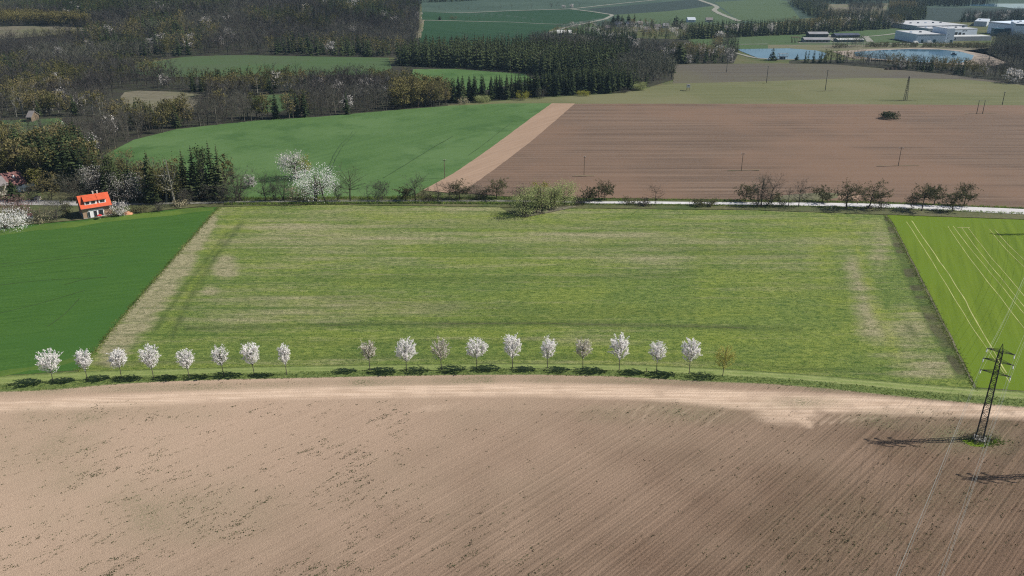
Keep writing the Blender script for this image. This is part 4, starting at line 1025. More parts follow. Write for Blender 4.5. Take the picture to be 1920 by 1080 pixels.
NAMES = {'spire': 'spruce', 'spruce': 'spruce', 'spruce_small': 'conifer', 'pine': 'pine_tree', 'apple': 'apple_tree', 'apple_lean': 'apple_tree', 'willow': 'willow',
         'straw': 'shrub', 'green': 'shrub', 'darkbush': 'shrub', 'darkround': 'bush', 'bush_bare': 'shrub', 'blossom_small': 'blossoming_shrub', 'blossom_bush': 'blossoming_shrub',
         'blossom_big': 'blossoming_tree', 'blossom_grey': 'blossoming_tree', 'blossom_shaded': 'blossoming_tree', 'purple': 'shrub', 'birchbud': 'birch_tree', 'thin': 'sapling'}
for i, (px, fy, ty, wp, kind, lab) in enumerate(HR):
    if kind == 'skip': continue
    x, y = G(px, fy); h = max(1.2, height_at(px, fy, ty)); w = wp/scale_at(px, fy)*1.3; h *= 1.04
    (T, C), mt, mc = build(kind, 300+i, h, w)
    nm = NAMES.get(kind, 'bare_tree' if mc in ('twig', 'twig_dark') else 'leafing_tree')
    cat_ = 'shrub' if 'shrub' in nm or nm == 'bush' else 'tree'
    if kind == 'purple': cat_ = 'shrub'
    tree_object(nm, T, C, mt, mc, x, y, lab, cat_, "trees and shrubs of the hedgerow and gardens", 0)

# ------------------------------------------------------------------ woods
def inside(poly, x, y):
    c = np.zeros(len(x), bool); n = len(poly)
    for i in range(n):
        x1, y1 = poly[i]; x2, y2 = poly[(i+1) % n]
        if y1 == y2: continue
        t = ((y1 > y) != (y2 > y)) & (x < (x2-x1)*(y-y1)/(y2-y1)+x1); c ^= t
    return c
BASE = {}   # kind -> list of (trunk+crown arrays)
def lib(kind, lod, k):
    key = (kind, lod, k)
    if key in BASE: return BASE[key]
    s = 900+hash(kind) % 7*0+k*13+len(kind)*101
    h = 12.0
    if lod == 'far':
        d = {'con': lambda: low_tree(s, h, 4.6, 'con'), 'bare': lambda: low_tree(s, h, 7.0, 'bare', 85), 'bud': lambda: low_tree(s, h, 6.4, 'leaf', 110),
             'larch': lambda: low_tree(s, h, 4.6, 'leaf', 100), 'birch': lambda: low_tree(s, h, 4.5, 'leaf', 60), 'blossom': lambda: low_tree(s, h*.8, 6.5, 'leaf', 120),
             'shrub': lambda: low_tree(s, h*.45, 6, 'leaf', 80)}[kind]()
    else:
        d = {'con': lambda: conifer(s, h, 4.8, 16, 10, .06, .3), 'bare': lambda: bare_tree(s, h, 7.5, .62, .16, kids=5, tw=.035, stems=1+k % 2),
             'bud': lambda: leafy(s, h, 6.6, 520, .16, .24, 22, .16), 'larch': lambda: leafy(s, h, 5, 480, .1, .24, 20, .1),
             'birch': lambda: leafy(s, h, 4.6, 300, .2, .22, 16, .3, 1), 'blossom': lambda: leafy(s, h*.8, 7, 520, .12, .22, 26, .1, 2), 'shrub': lambda: leafy(s, h*.42, 6, 320, .1, .22, 14, .05, 3)}[kind]()
    BASE[key] = d
    return d
KM = {'con': ('bark', 'needle'), 'bare': ('bark_grey', 'twig'), 'bud': ('bark_grey', 'bud'), 'larch': ('bark', 'larch'), 'birch': ('birch', 'bud'), 'blossom': ('bark', 'greywhite'), 'shrub': ('bark', 'olive')}
KN = {'con': 'conifer', 'bare': 'bare_tree', 'bud': 'budding_tree', 'larch': 'larch_tree', 'birch': 'birch_tree', 'blossom': 'blossoming_tree', 'shrub': 'shrub'}
KL = {'con': "dark green conifer", 'bare': "grey-brown bare tree", 'bud': "olive budding tree", 'larch': "yellowish fresh larch", 'birch': "slender white-stemmed birch", 'blossom': "whitish blossoming tree", 'shrub': "low olive shrub"}
ST = [ # name, where, polygon, holes, spacing m, height m (lo,hi), kinds
 ("wood", "at the upper edge of the sloping green field", [(-60, 346), (60, 320), (150, 306), (198, 293), (250, 263), (330, 244), (400, 236), (480, 227), (470, 211), (380, 212), (330, 226), (210, 226), (120, 262), (60, 264), (-60, 265)], [], 5.6, (9, 13), {'bare': .62, 'bud': .30, 'blossom': .04, 'con': .04}),
 ("wood", "in the bare wood above the middle of the green field", [(480, 227), (600, 219.5), (730, 208.5), (735, 178), (640, 168), (560, 178), (562, 216), (470, 221)], [], 5.0, (9, 13), {'bare': .86, 'blossom': .06, 'con': .05, 'bud': .03}),
 ("wood", "in the yellowish clump at the upper edge of the green field", [(732, 208), (845, 198), (845, 181), (790, 176), (735, 178)], [], 4.6, (9, 13), {'larch': .75, 'bud': .25}),
 ("wood", "in the dark row along the pale green field", [(846, 194), (960, 185.5), (1010, 182), (1150, 174.5), (1190, 168), (1195, 148), (1100, 156), (1030, 170), (960, 180), (846, 188)], [], 3.8, (10.5, 13), {'con': 1.0}),
 ("wood", "in the rounded copse at the corner of the grey field", [(1120, 160), (1190, 168), (1225, 160), (1262, 149), (1264, 136), (1256, 124), (1200, 118), (1150, 130)], [], 4.6, (10, 13), {'bare': .62, 'con': .38}),
 ("wood", "in the dense dark plantation behind the small green field", [(744, 123), (900, 130), (985, 137), (1060, 150), (1150, 140), (1180, 120), (1170, 104), (960, 104), (800, 107), (750, 112)], [], 4.6, (13, 17), {'con': .95, 'bare': .05}),
 ("wood", "in the mixed wood left of the small green field", [(-60, 225), (110, 220), (200, 217), (212, 205), (212, 168), (380, 173), (400, 200), (470, 212), (470, 179), (556, 175), (560, 186), (640, 168), (740, 178), (782, 174), (765, 160), (690, 158), (480, 156), (200, 154), (-60, 150)],
   [[(224, 170), (262, 167.5), (320, 172), (352, 173), (372, 178), (360, 184), (340, 215), (250, 226), (232, 205), (236, 180)], [(474, 180), (505, 177), (552, 176), (556, 180), (540, 212), (490, 212)]], 5.8, (8, 13), {'bare': .52, 'birch': .26, 'bud': .14, 'con': .05, 'blossom': .03}),
 ("wood", "in the olive and grey wood at the far left", [(-60, 150), (200, 154), (340, 154), (250, 130), (200, 124), (-60, 124)], [], 6.2, (9, 13), {'bare': .55, 'bud': .25, 'con': .2}),
 ("hill_wood", "on the wooded hill at the upper left", [(-120, 124), (190, 122), (345, 105), (480, 102.5), (740, 107), (783, 94), (786, 70), (786, 12), (600, 9), (440, 15), (330, 14), (200, 15), (-120, 17)], [[(-200, 48), (178, 50), (178, 58), (120, 72), (40, 84), (-200, 92)]], 6.6, (10, 15), {'bare': .56, 'bud': .12, 'con': .30, 'blossom': .02}),
 ("hill_wood", "in the golden strip behind the hill clearing", [(-60, 49), (60, 48), (178, 52), (150, 42), (40, 36), (-60, 36)], [], 4.6, (9, 11), {'larch': 1.0}),
 ("wood", "on the slope between the plantation and the village", [(1000, 98), (1180, 102), (1195, 90), (1190, 78), (1120, 72), (1060, 76), (990, 84)], [], 5.4, (9, 13), {'con': .6, 'bare': .3, 'blossom': .1}),
 ("wood", "among the hedges left of the pond", [(1150, 128), (1265, 120), (1290, 120), (1376, 118.5), (1382, 104), (1300, 96), (1190, 92), (1180, 104)], [], 5.6, (7, 11), {'bare': .5, 'con': .16, 'blossom': .2, 'bud': .14}),
 ("wood", "in the dark belt behind the pond meadow", [(1280, 76), (1340, 72), (1510, 65), (1690, 53), (1695, 47), (1500, 58), (1290, 66)], [], 5.0, (11, 14), {'con': .78, 'bud': .12, 'blossom': .04, 'bare': .06}),
 ("wood", "around the far village", [(1040, 70), (1130, 72), (1290, 78), (1320, 68), (1290, 56), (1180, 50), (1105, 52), (1030, 60)], [], 7.5, (6, 10), {'bare': .55, 'con': .15, 'blossom': .2, 'bud': .1}),
 ("wood", "in the belt on the near bank of the ponds", [(1500, 119), (1600, 119.5), (1650, 126.5), (1780, 138.5), (1870, 150.5), (1920, 158), (2000, 168), (2000, 152), (1880, 140), (1780, 128), (1700, 122), (1600, 115.5), (1505, 115.5)], [], 4.2, (7, 9), {'bare': .42, 'bud': .34, 'con': .2, 'blossom': .04}),
 ("wood", "in the grey wood right of the ponds", [(1848, 112), (1890, 122), (1990, 135), (2060, 140), (2060, 88), (1880, 84), (1860, 92)], [], 5.4, (10, 13), {'bare': .85, 'con': .15}),
 ("scrub", "on the bank between the ponds and the factory", [(1560, 91), (1640, 89), (1760, 89.5), (1850, 92), (1850, 86), (1700, 86), (1560, 87)], [], 4.5, (7, 10), {'shrub': .8, 'bare': .2}),
 ("wood", "in the far wood beyond the factory road", [(1476, 6), (1512, 28), (1545, 44), (1690, 47), (1735, 38), (1735, 22), (1668, 18), (1664, 36), (1560, 36), (1545, 14), (1500, 2)], [], 6.5, (10, 14), {'con': .55, 'bare': .3, 'bud': .15}),
 ("wood", "in the small round copse in the far clearing", [(1588, 24), (1654, 24), (1650, 17), (1592, 18)], [], 6, (9, 12), {'bare': 1.0}),
 ("wood", "on the far shore at the top right", [(1500, 2), (1560, 8), (1800, 13), (1870, 6), (1870, -4), (1500, -6)], [], 8, (10, 14), {'bare': .55, 'con': .45}),
 ("wood", "behind the factory halls", [(1800, 42), (2050, 42), (2050, 34), (1810, 36)], [], 6, (9, 13), {'con': .4, 'bare': .45, 'blossom': .15}),
 ("wood", "on the far ridge at the top of the photo", [(440, 7), (790, 6), (900, 1), (900, -8), (440, -8)], [], 9, (11, 15), {'con': .5, 'bare': .5}),
 ("wood", "behind the far-left hill", [(-150, 17), (200, 15), (200, 11), (-150, 11)], [], 8, (9, 12), {'con': .7, 'bare': .3}),
 ("hedge", "in the hedge between the two far dark green fields", [(815, 38), (930, 39.5), (930, 38), (815, 36.5)], [], 9, (4, 6), {'shrub': 1.0}),
 ("hedge", "along the far road at the top", [(800, 20), (960, 18.6), (1070, 15.5), (1150, 6.5), (1150, 5.5), (1070, 14.5), (960, 17.8), (800, 19)], [], 14, (5, 8), {'bare': .5, 'blossom': .2, 'shrub': .3}),
 ("wood", "in the belt behind the lane right of the orange-roofed house", [(198, 374), (300, 378), (425, 373), (428, 356), (330, 352), (200, 340)], [], 3.9, (8, 13), {'con': .45, 'bud': .32, 'bare': .23}),
 ("wood", "in the dark clump above the red-brown house", [(20, 356), (120, 362), (192, 356), (194, 318), (150, 305), (30, 312)], [], 4.2, (12, 17), {'con': .75, 'bud': .25}),
 ("hill_wood", "in the dark conifer strip along the hill's crest", [(-100, 36), (60, 35), (150, 40), (250, 34), (430, 26), (430, 16), (200, 15), (-100, 17)], [], 5.0, (12, 15), {'con': 1.0}),
 ("wood", "in the thicket at the left end of the pond dam", [(1330, 98), (1384, 100), (1380, 90), (1340, 90)], [], 5, (9, 12), {'con': .3, 'bare': .4, 'bud': .3}),
]
rs = np.random.RandomState(7)
ALL = []   # (stand index, kind, x, y, h, dist)
for si, (nm, where, poly, holes, sp, hh, kinds) in enumerate(ST):
    g = G([p[0] for p in poly], [p[1] for p in poly]); x0, y0 = g.min(0); x1, y1 = g.max(0)
    sp *= .93
    X, Y = np.meshgrid(np.arange(x0, x1, sp), np.arange(y0, y1, sp)); X = X.ravel()+rs.uniform(-.42, .42, X.size)*sp; Y = Y.ravel()+rs.uniform(-.42, .42, Y.size)*sp
    ok = inside([tuple(q) for q in g], X, Y)
    for hl in holes:
        gg = G([p[0] for p in hl], [p[1] for p in hl]); ok &= ~inside([tuple(q) for q in gg], X, Y)
    X = X[ok]; Y = Y[ok]
    pbl = kinds.get('blossom', 0); kinds = {k: v for k, v in kinds.items() if k != 'blossom'}; ks = list(kinds); pr = np.array([kinds[k] for k in ks]); cum = np.cumsum(pr/pr.sum())
    # kinds grow in patches
    v = vnoise(X+500, Y, 46, si+20)*.7+vnoise(X+500, Y, 15, si+50)*.3
    r_ = np.argsort(np.argsort(v))/max(1, len(v)); r_ = (r_*.0+1)*np.clip(r_+rs.normal(size=len(v))*.07, 0, .999)
    ki = np.searchsorted(cum, r_)
    HH = 1.12*hh[0]+(hh[1]-hh[0])*np.clip(.5*vnoise(X+900, Y, 25, si+70)+.5*rs.rand(len(X))+rs.normal(size=len(X))*.12, 0, 1.2)
    pass
    for x, y, k, h in zip(X, Y, ki, HH): ALL.append((si, 'blossom' if rs.rand() < pbl*.55 else ks[min(k, len(ks)-1)], x, y, h))
bykind = {}
for a in ALL: bykind.setdefault(a[1], []).append(a)
far = {}; n_ind = 0; INDIV = []
CAP = {'con': 250, 'bare': 250, 'bud': 150, 'larch': 110, 'birch': 90, 'blossom': 80, 'shrub': 60}
for kind, L in bykind.items():
    L.sort(key=lambda a: a[3])
    near, rest = [], []
    for a in L:
        (near if len(near) < CAP[kind] else rest).append(a)
    protos = {}
    for a in near:
        si, k, x, y, h = a; v = rs.randint(5)
        if v not in protos:
            T, C = lib(kind, 'near', v); V, Fc = cat([T, C])
            protos[v] = mesh_np(KN[kind], V, Fc, [PM[KM[kind][0]], PM[KM[kind][1]]], np.concatenate([np.zeros(len(T[1])), np.ones(len(C[1]))]))
        s = h/12.0; o = put(KN[kind], protos[v], None, (x, y, float(hz(x, y))), rs.uniform(0, 6.28)); o.scale = (s*rs.uniform(.85, 1.15), s*rs.uniform(.85, 1.15), s)
        INDIV.append((o, a)); n_ind += 1
    for a in rest: far.setdefault(a[0], []).append(a)
bounds = {}
for a in ALL: bounds.setdefault(a[0], []).append((P(a[2], a[3])[0], a[3], a[4]))
bounds = {k: np.array(v) for k, v in bounds.items()}
for o, (si, kind, x, y, h) in INDIV:
    B_ = bounds[si]; px = P(x, y)[0]; near_ = B_[np.abs(B_[:, 0]-px) < 30]; row = (near_[:, 1] < y).mean(); f = (max(0, px)-max(0, B_[:, 0].min()))/max(1, min(1920, B_[:, 0].max())-max(0, B_[:, 0].min()))
    size = "tall" if (B_[:, 2] < h).mean() > .66 else ("low" if (B_[:, 2] < h).mean() < .33 else "mid-sized")
    part = "left end" if f < .12 else "left part" if f < .37 else "middle" if f < .63 else "right part" if f < .88 else "right end"
    where = ST[si][1].replace("at the upper edge of the sloping green field", "by the sloping green field's upper edge").replace("in the mixed wood left of the small green field", "in the mixed wood left of the plantation")
    lab = size+" "+KL[kind].replace("low ", "")+" "+where+", "+("front" if row < .25 else "inner" if row < .6 else "back")+" row, "+part
    wds = lab.split()
    if len(wds) > 16: lab = " ".join(w_ for w_ in wds if w_ not in ("the", "of"))
    tag(o, lab, "shrub" if kind == 'shrub' else "tree", KL[kind]+"s "+ST[si][1])
print("individual wood trees", n_ind, "others", sum(len(v) for v in far.values()))
PN = lambda x, y: float(vnoise(np.array([x+2000.]), np.array([y]), 28, 99)[0]+vnoise(np.array([x+2000.]), np.array([y]), 70, 98)[0]-1)*.8
for si, L in far.items():
    VV = []; FF = []; MI = []; TI = []; n = 0; mats = []; 
    for kk in sorted(set(a[1] for a in L)):
        for q in KM[kk]:
            if q not in mats: mats.append(q)
    for (_, k, x, y, h) in L:
        T, C = lib(k, 'far', rs.randint(6)); s = h/12.0; a = rs.uniform(0, 6.28); ca, sa = math.cos(a), math.sin(a); sw = s*rs.uniform(.8, 1.2)
        V = np.concatenate([T[0], C[0]]); Vx = np.stack([(V[:, 0]*ca-V[:, 1]*sa)*sw+x, (V[:, 0]*sa+V[:, 1]*ca)*sw+y, V[:, 2]*s+float(hz(x, y))], -1)
        VV.append(Vx); FF.append(np.concatenate([T[1], C[1]+len(T[0])])+n); n += len(V)
        MI.append(np.concatenate([np.full(len(T[1]), mats.index(KM[k][0])), np.full(len(C[1]), mats.index(KM[k][1]))]))
        TI.append(np.full(len(V), np.clip(rs.uniform(-.4, .4)+PN(x, y), -.75, .75)))
    nm = ST[si][0]
    m = mesh_np(nm, np.concatenate(VV), np.concatenate(FF), [PM[q] for q in mats], np.concatenate(MI), {"tint": np.concatenate(TI)})
    o = struct(put(nm, m), "stuff"); o["label"] = "far trees "+ST[si][1]; o["category"] = "wood"

# ------------------------------------------------------------------ houses
def tilemat(name, c, var=0.12):
    n = NT(name, 0.75, 0.3); p = n.obj()
    w = n.wave(p, 1.4, 0.3, 1, 1, 'X'); a = n.noise(p, 0.8, 3)
    w2 = n.wave(p, 1.2, 0.2, 1, 1, 'Z')
    k = n.ma('ADD', n.rng(a, .3, .7, 1-var, 1+var), n.ma('ADD', n.rng(w, 0, 1, -.07, .07), n.rng(w2, 0, 1, -.06, .06)))
    n.bump(w, 0.3, 0.05)
    return n.out(n.scalec(c, k))
def brickmat(name, c):
    n = NT(name, 0.9, 0.1); p = n.obj()
    b = n.n.new("ShaderNodeTexBrick"); n.link(n.mapv(p, (1, 1, 1)), b.inputs[0]); b.inputs["Scale"].default_value = 3
    b.inputs["Color1"].default_value = (*c, 1); b.inputs["Color2"].default_value = (c[0]*.85, c[1]*.8, c[2]*.8, 1); b.inputs["Mortar"].default_value = (.35, .24, .17, 1)
    a = n.noise(p, 1.2, 3)
    return n.out(n.scalec(b.outputs[0], n.rng(a, .3, .7, .85, 1.12)))
BM = {'orange': tilemat("orange_roof_tiles", (0.50, 0.088, 0.034)), 'redbrown': tilemat("red_brown_roof", (0.150, 0.070, 0.065)), 'greyroof': tilemat("grey_roof", (0.17, 0.155, 0.155)),
      'red': tilemat("red_roof", (0.36, 0.05, 0.05)), 'brick': brickmat("bare_orange_brick", (0.66, 0.30, 0.18)), 'white': flatmat("white_render", (0.74, 0.74, 0.74), .85, .06),
      'cream': flatmat("cream_render", (0.48, 0.45, 0.40), .85, .1), 'dark': flatmat("dark_window_glass", (0.03, 0.035, 0.045), .15, .1, 2, .5), 'frame': flatmat("white_window_frame", (0.75, 0.75, 0.75), .6, .03),
      'wood': flatmat("weathered_wood", (0.16, 0.12, 0.085), .9, .25), 'steel': flatmat("dark_galvanised_steel", (0.035, 0.036, 0.038), .6, .2, 2, .4, .2), 'wire': flatmat("bright_aluminium_wire", (0.36, 0.38, 0.34), .35, .05, 1, .5, .3),
      'glassins': flatmat("white_insulator", (0.7, 0.72, 0.72), .3, .05), 'concrete': flatmat("grey_concrete", (0.30, 0.30, 0.29), .9, .15), 'metal': flatmat("pale_blue_grey_cladding", (0.42, 0.46, 0.51), .5, .05, .05, .4),
      'metal2': flatmat("white_blue_cladding", (0.56, 0.64, 0.74), .5, .05, .05, .4), 'hallroof': flatmat("pale_grey_hall_roof", (0.38, 0.39, 0.41), .7, .1, .05), 'teal': flatmat("dark_teal_cladding", (0.018, 0.075, 0.105), .5, .15, .1, .4),
      'navy': flatmat("dark_blue_dock", (0.030, 0.050, 0.085), .5, .15, .2, .4), 'shedroof': flatmat("grey_corrugated_roof", (0.22, 0.22, 0.235), .6, .12, .2), 'blueroof': flatmat("slate_blue_roof", (0.055, 0.065, 0.10), .6, .12, .2),
      'paleroof': flatmat("pale_sheet_roof", (0.46, 0.47, 0.46), .5, .08, .2), 'bluewall': flatmat("blue_painted_wall", (0.10, 0.17, 0.22), .8, .1), 'soilheap': flatmat("reddish_heap", (0.42, 0.21, 0.12), .95, .2, 1),
      'manure': flatmat("dark_manure", (0.030, 0.024, 0.020), .95, .3, 1), 'redpaint': flatmat("red_parasol_cloth", (0.45, 0.03, 0.03), .8, .05), 'boat': flatmat("dark_boat_hull", (0.02, 0.03, 0.045), .6, .1)}
def frame(pl, pr_):
    a = G(*pl); b = G(*pr_); d = b-a
    return a, float(np.hypot(*d)), math.atan2(d[1], d[0])

# orange-roofed brick house: local x along the front, y into the house
a, L, rz = frame((157.5, 411.5), (211, 403))
Wd = 7.6; He = 3.75; Hr = 6.8
hs = empty("house", a[0], a[1], 0, rz); tag(hs, "small brick house with bright orange tiled roof and two dormers beside the dark green crop", "house")
w = MB(); w.box(0, L, 0, Wd, 0, He).add([(0, 0, He), (0, Wd, He), (0, Wd/2, Hr-.15), (L, 0, He), (L, Wd, He), (L, Wd/2, Hr-.15)], [(0, 1, 2), (3, 5, 4), (0, 2, 5, 3), (1, 4, 5, 2)])
w.build("wall", BM['brick'], hs)
MB().gable(-.35, L+.35, -.55, Wd+.55, He-.25, Hr, th=.22).build("roof", BM['orange'], hs)
MB().box(L*.20, L*.72, -.10, -.002, .25, 2.75).build("rendered_wall_panel", BM['white'], hs)
MB().box(-.02, L+.02, -.06, -.004, 0, .35).box(-.06, -.003, 0, Wd, 0, .3).build("plinth", BM['concrete'], hs)
MB().box(-.05, -.002, .4, Wd*.55, 0.3, 1.5).build("blue_wall_panel", BM['bluewall'], hs)
for x0, x1, z0, z1 in ((L*.17, L*.24, .4, 2.2), (L*.38, L*.48, .35, 2.3), (L*.55, L*.70, .55, 2.4)):
    wn = MB().box(x0-.07, x1+.07, -.16, -.105, z0-.07, z1+.07).build("window", BM['frame'], hs)
    MB().box(x0, x1, -.19, -.162, z0, z1).build("pane", BM['dark'], wn)
slope = (Hr-(He-.25))/(Wd/2+.55)
def roofz(y): return He-.25+(y+.55)*slope
for x0, x1, wins in ((L*.13, L*.56, ((.1, .38), (.55, .85))), (L*.62, L*.87, ((.22, .50), (.54, .82)))):
    y0 = .55; zb = roofz(y0); zt = zb+1.15; yb = Wd/2-.5
    d = MB().add([(x0, y0, zb-.1), (x1, y0, zb-.1), (x1, y0, zt), (x0, y0, zt), (x0, yb, roofz(yb)-.1), (x1, yb, roofz(yb)-.1)], [(0, 1, 2, 3), (0, 3, 4), (1, 5, 2), (3, 2, 5, 4), (0, 4, 5, 1)]).build("dormer", BM['white'], hs)
    zr = roofz(yb)+.12
    MB().add([(x0-.2, y0-.3, zt), (x1+.2, y0-.3, zt), (x1+.2, yb+.1, zr), (x0-.2, yb+.1, zr), (x0-.2, y0-.3, zt+.14), (x1+.2, y0-.3, zt+.14), (x1+.2, yb+.1, zr+.14), (x0-.2, yb+.1, zr+.14)],
             [(0, 3, 2, 1), (4, 5, 6, 7), (0, 1, 5, 4), (1, 2, 6, 5), (2, 3, 7, 6), (3, 0, 4, 7)]).build("dormer_roof", BM['orange'], d)
    for f0, f1 in wins:
        MB().box(x0+(x1-x0)*f0, x0+(x1-x0)*f1, y0-.06, y0-.005, zb+.22, zt-.12).build("window", BM['dark'], d)
for f in (.53, .68): MB().box(L*f-.2, L*f+.2, Wd/2-.1, Wd/2+.35, Hr-.4, Hr+.75).box(L*f-.25, L*f+.25, Wd/2-.15, Wd/2+.4, Hr+.755, Hr+.86).build("chimney", BM['cream'], hs)
MB().bar((L*.56, -.62, He-.35), (L*.56, -.62, .2), .06).bar((-.3, -.62, He-.33), (L+.3, -.62, He-.33), .09).build("gutter", BM['redbrown'], hs)
# parasol and table on the terrace
x, y = G(188, 411)
pa = empty("parasol", x, y); tag(pa, "small red parasol on the terrace of the orange-roofed house", "parasol")
MB().bar((0, 0, 0), (0, 0, 1.6), .03, n=6).build("pole", BM['white'], pa); MB().bar((0, 0, 1.25), (0, 0, 1.7), .85, .05, 8).build("canopy", BM['redpaint'], pa)
def heap(x, y, w, h, mat, name, lab, cat_, seed, group=None):
    rs_ = np.random.RandomState(seed); n = 12; V = []; Fc = []
    for r in range(5):
        for k in range(n):
            a_ = 2*math.pi*k/n; q = r/4; V.append((math.cos(a_)*w/2*(1-q)*rs_.uniform(.85, 1.1), math.sin(a_)*w/3*(1-q)*rs_.uniform(.85, 1.1), h*(math.sin(q*math.pi/2))*rs_.uniform(.85, 1.1)-.02))
    for r in range(4):
        for k in range(n): Fc.append((r*n+k, r*n+(k+1) % n, (r+1)*n+(k+1) % n, (r+1)*n+k))
    m = mesh_np(name, V, Fc, [mat], smooth=True); return tag(put(name, m, None, (x, y, 0)), lab, cat_, group)
x, y = G(240, 401.5); heap(x, y, 3.8, .9, BM['soilheap'], "soil_heap", "heap of reddish soil beside the lawn right of the orange-roofed house", "heap", 5)
# red-brown house at the left edge
a, L, rz = frame((20, 364), (50, 358)); 
h2 = empty("house", a[0], a[1], 0, rz); tag(h2, "white house with red-brown gable roof and balcony under the dark pines at the left edge", "house")
w = MB(); w.box(0, L, 0, 8, 0, 3.6).add([(0, 0, 3.6), (0, 8, 3.6), (0, 4, 6.6), (L, 0, 3.6), (L, 8, 3.6), (L, 4, 6.6)], [(0, 1, 2), (3, 5, 4), (0, 2, 5, 3), (1, 4, 5, 2)]); w.build("wall", BM['white'], h2)
MB().gable(-.5, L+.5, -.9, 8.9, 3.1, 6.8).build("roof", BM['redbrown'], h2)
MB().gable(-4.6, -.52, -1.5, 7.5, 3.9, 6.3).build("side_roof", BM['greyroof'], h2)
MB().box(-4.2, -.02, 0, 7, 0, 4.2).build("side_wing", BM['cream'], h2)
bl = MB().box(L-1.5, L+2.6, -1.4, -.02, 1.6, 1.8).box(L-1.5, L+2.6, -1.4, -1.3, 1.8, 2.6).box(L+2.5, L+2.6, -1.3, -.02, 1.8, 2.6).build("balcony", BM['white'], h2)
MB().box(L-1.4, L-1.25, -1.3, -1.15, 0, 1.59).box(L+2.35, L+2.5, -1.3, -1.15, 0, 1.59).build("post", BM['white'], bl)
for f in (.3, .7): MB().box(L*f-.5, L*f+.5, -.06, -.003, 2.2, 3.0).build("window", BM['dark'], h2)
MB().box(L*.45, L*.45+.6, 1.4, 1.9, 5.0, 5.9).build("chimney", BM['white'], h2)
a, L, rz = frame((-24, 348), (4, 345))
h3 = empty("house", a[0], a[1], 0, rz); tag(h3, "dark house with a red roof cut off by the left edge of the photo", "house")
MB().box(0, L, 0, 7, 0, 4).build("wall", BM['cream'], h3); MB().gable(-.4, L+.4, -.6, 7.6, 3.7, 7.0).build("roof", BM['red'], h3)
# sheds
a, L, rz = frame((65, 377), (75, 376.5)); o = empty("shed", a[0], a[1], 0, rz); tag(o, "small grey-white shed on the grass beside the grey lane", "shed")
MB().box(0, L, 0, 1.6, 0, 1.15).build("wall", BM['cream'], o); MB().box(-.1, L+.1, -.1, 1.7, 1.153, 1.25).build("roof", BM['greyroof'], o); MB().box(L*.2, L*.45, -.03, -.003, .2, 1.0).build("door", BM['wood'], o)
a, L, rz = frame((53.5, 411), (62, 410)); o = empty("hut", a[0], a[1], 0, rz); tag(o, "tiny garden hut with reddish roof and blue side near the white blossoming bush", "hut")
MB().box(0, L, 0, 1.5, 0, 1.1).build("wall", BM['bluewall'], o); MB().gable(-.1, L+.1, -.15, 1.65, 1.0, 1.7, th=.06).build("roof", BM['redbrown'], o); MB().box(L*.35, L*.7, -.03, -.003, .1, .9).build("door", BM['white'], o)
fe = MB(); fp = [(75, 401), (88, 399), (87, 394), (75, 396)]
for i in range(4):
    p = G(*fp[i]); q = G(*fp[(i+1) % 4]); fe.bar((p[0], p[1], 0), (p[0], p[1], .9), .05); fe.bar((p[0], p[1], .8), (q[0], q[1], .8), .04); fe.bar((p[0], p[1], .4), (q[0], q[1], .4), .04)
tag(fe.build("garden_fence", BM['wood']), "small square wooden garden fence on the lawn left of the house", "fence")

# ------------------------------------------------------------------ halls and village
def hall(name, pl, pr_, top, depth, lab, wall, roofm, cat_="hall", doors=(), windows=(), gable=0, group=None, par=0.6, skew=0):
    a, L, rz = frame(pl, pr_); H = height_at(*pl, top)
    o = empty(name, a[0], a[1], float(hz(*a)), rz); tag(o, lab, cat_, group)
    MB().box(0, L, 0, depth, 0, H).build("wall", BM[wall], o)
    if gable: MB().gable(-.4, L+.4, -.5, depth+.5, H-.1, H+gable, th=.3).build("roof", BM[roofm], o)
    else:
        MB().box(.35, L-.35, .35, depth-.35, H+.003, H+.25).build("roof", BM[roofm], o)
    for (f0, f1, z0, z1, mt) in doors:
        MB().box(L*f0, L*f1, -.12, -.004, H*z0, H*z1).build("door", BM[mt], o)
    if cat_ in ('factory hall', 'warehouse'):
        for q in range(int(L/9)): MB().box(3+q*9, 4.6+q*9, depth*.45, depth*.45+1.6, H+.25, H+1.25).build('roof_vent', BM['navy' if q % 3 else 'metal2'], o)
        MB().box(-.05, L+.05, -.07, -.003, H*.90, H+.05).build('fascia', BM['teal' if 'annexe' in lab or 'front near' in lab else 'hallroof'], o)
    for (f0, f1, z0, z1) in windows:
        MB().box(L*f0, L*f1, -.10, -.004, H*z0, H*z1).build("window", BM['dark'], o)
    return o, L, H
hall("factory_hall", (1718, 57.5), (1813, 55.5), 49, 62, "long low factory hall with a row of dark loading docks, behind the others", 'metal', 'hallroof', "factory hall",
     doors=[(.02+i*.067, .055+i*.067, 0.25, .95, 'navy') for i in range(14)])
hall("factory_hall", (1717, 81), (1771, 80.5), 65, 38, "pale blue factory hall with two dark gates, in front near the pond bank", 'metal2', 'hallroof', "factory hall", doors=[(.17, .25, 0, .42, 'teal'), (.58, .68, 0, .42, 'teal')])
hall("factory_tower", (1772, 80.2), (1786.5, 80), 54, 22, "tall cubic blue-white factory tower between the front hall and the low wing", 'metal2', 'hallroof', "factory building", doors=[(.62, .9, 0, .2, 'teal')], windows=[(.2, .3, .3, .38), (.25, .33, .55, .6)])
hall("factory_hall", (1788, 67), (1831, 65.5), 55, 26, "white office wing with dark square windows behind the low grey wing", 'metal2', 'hallroof', "factory hall", windows=[(.04, .15, .1, .55), (.2, .31, .05, .5), (.38, .47, .05, .4), (.36, .44, .68, .78), (.48, .55, .68, .78)])
hall("factory_wing", (1788, 77), (1858, 76), 69, 14, "low grey factory wing with pale roof edge right of the tower", 'hallroof', 'paleroof', "factory building", doors=[(.02, .05, 0.3, .8, 'navy')])
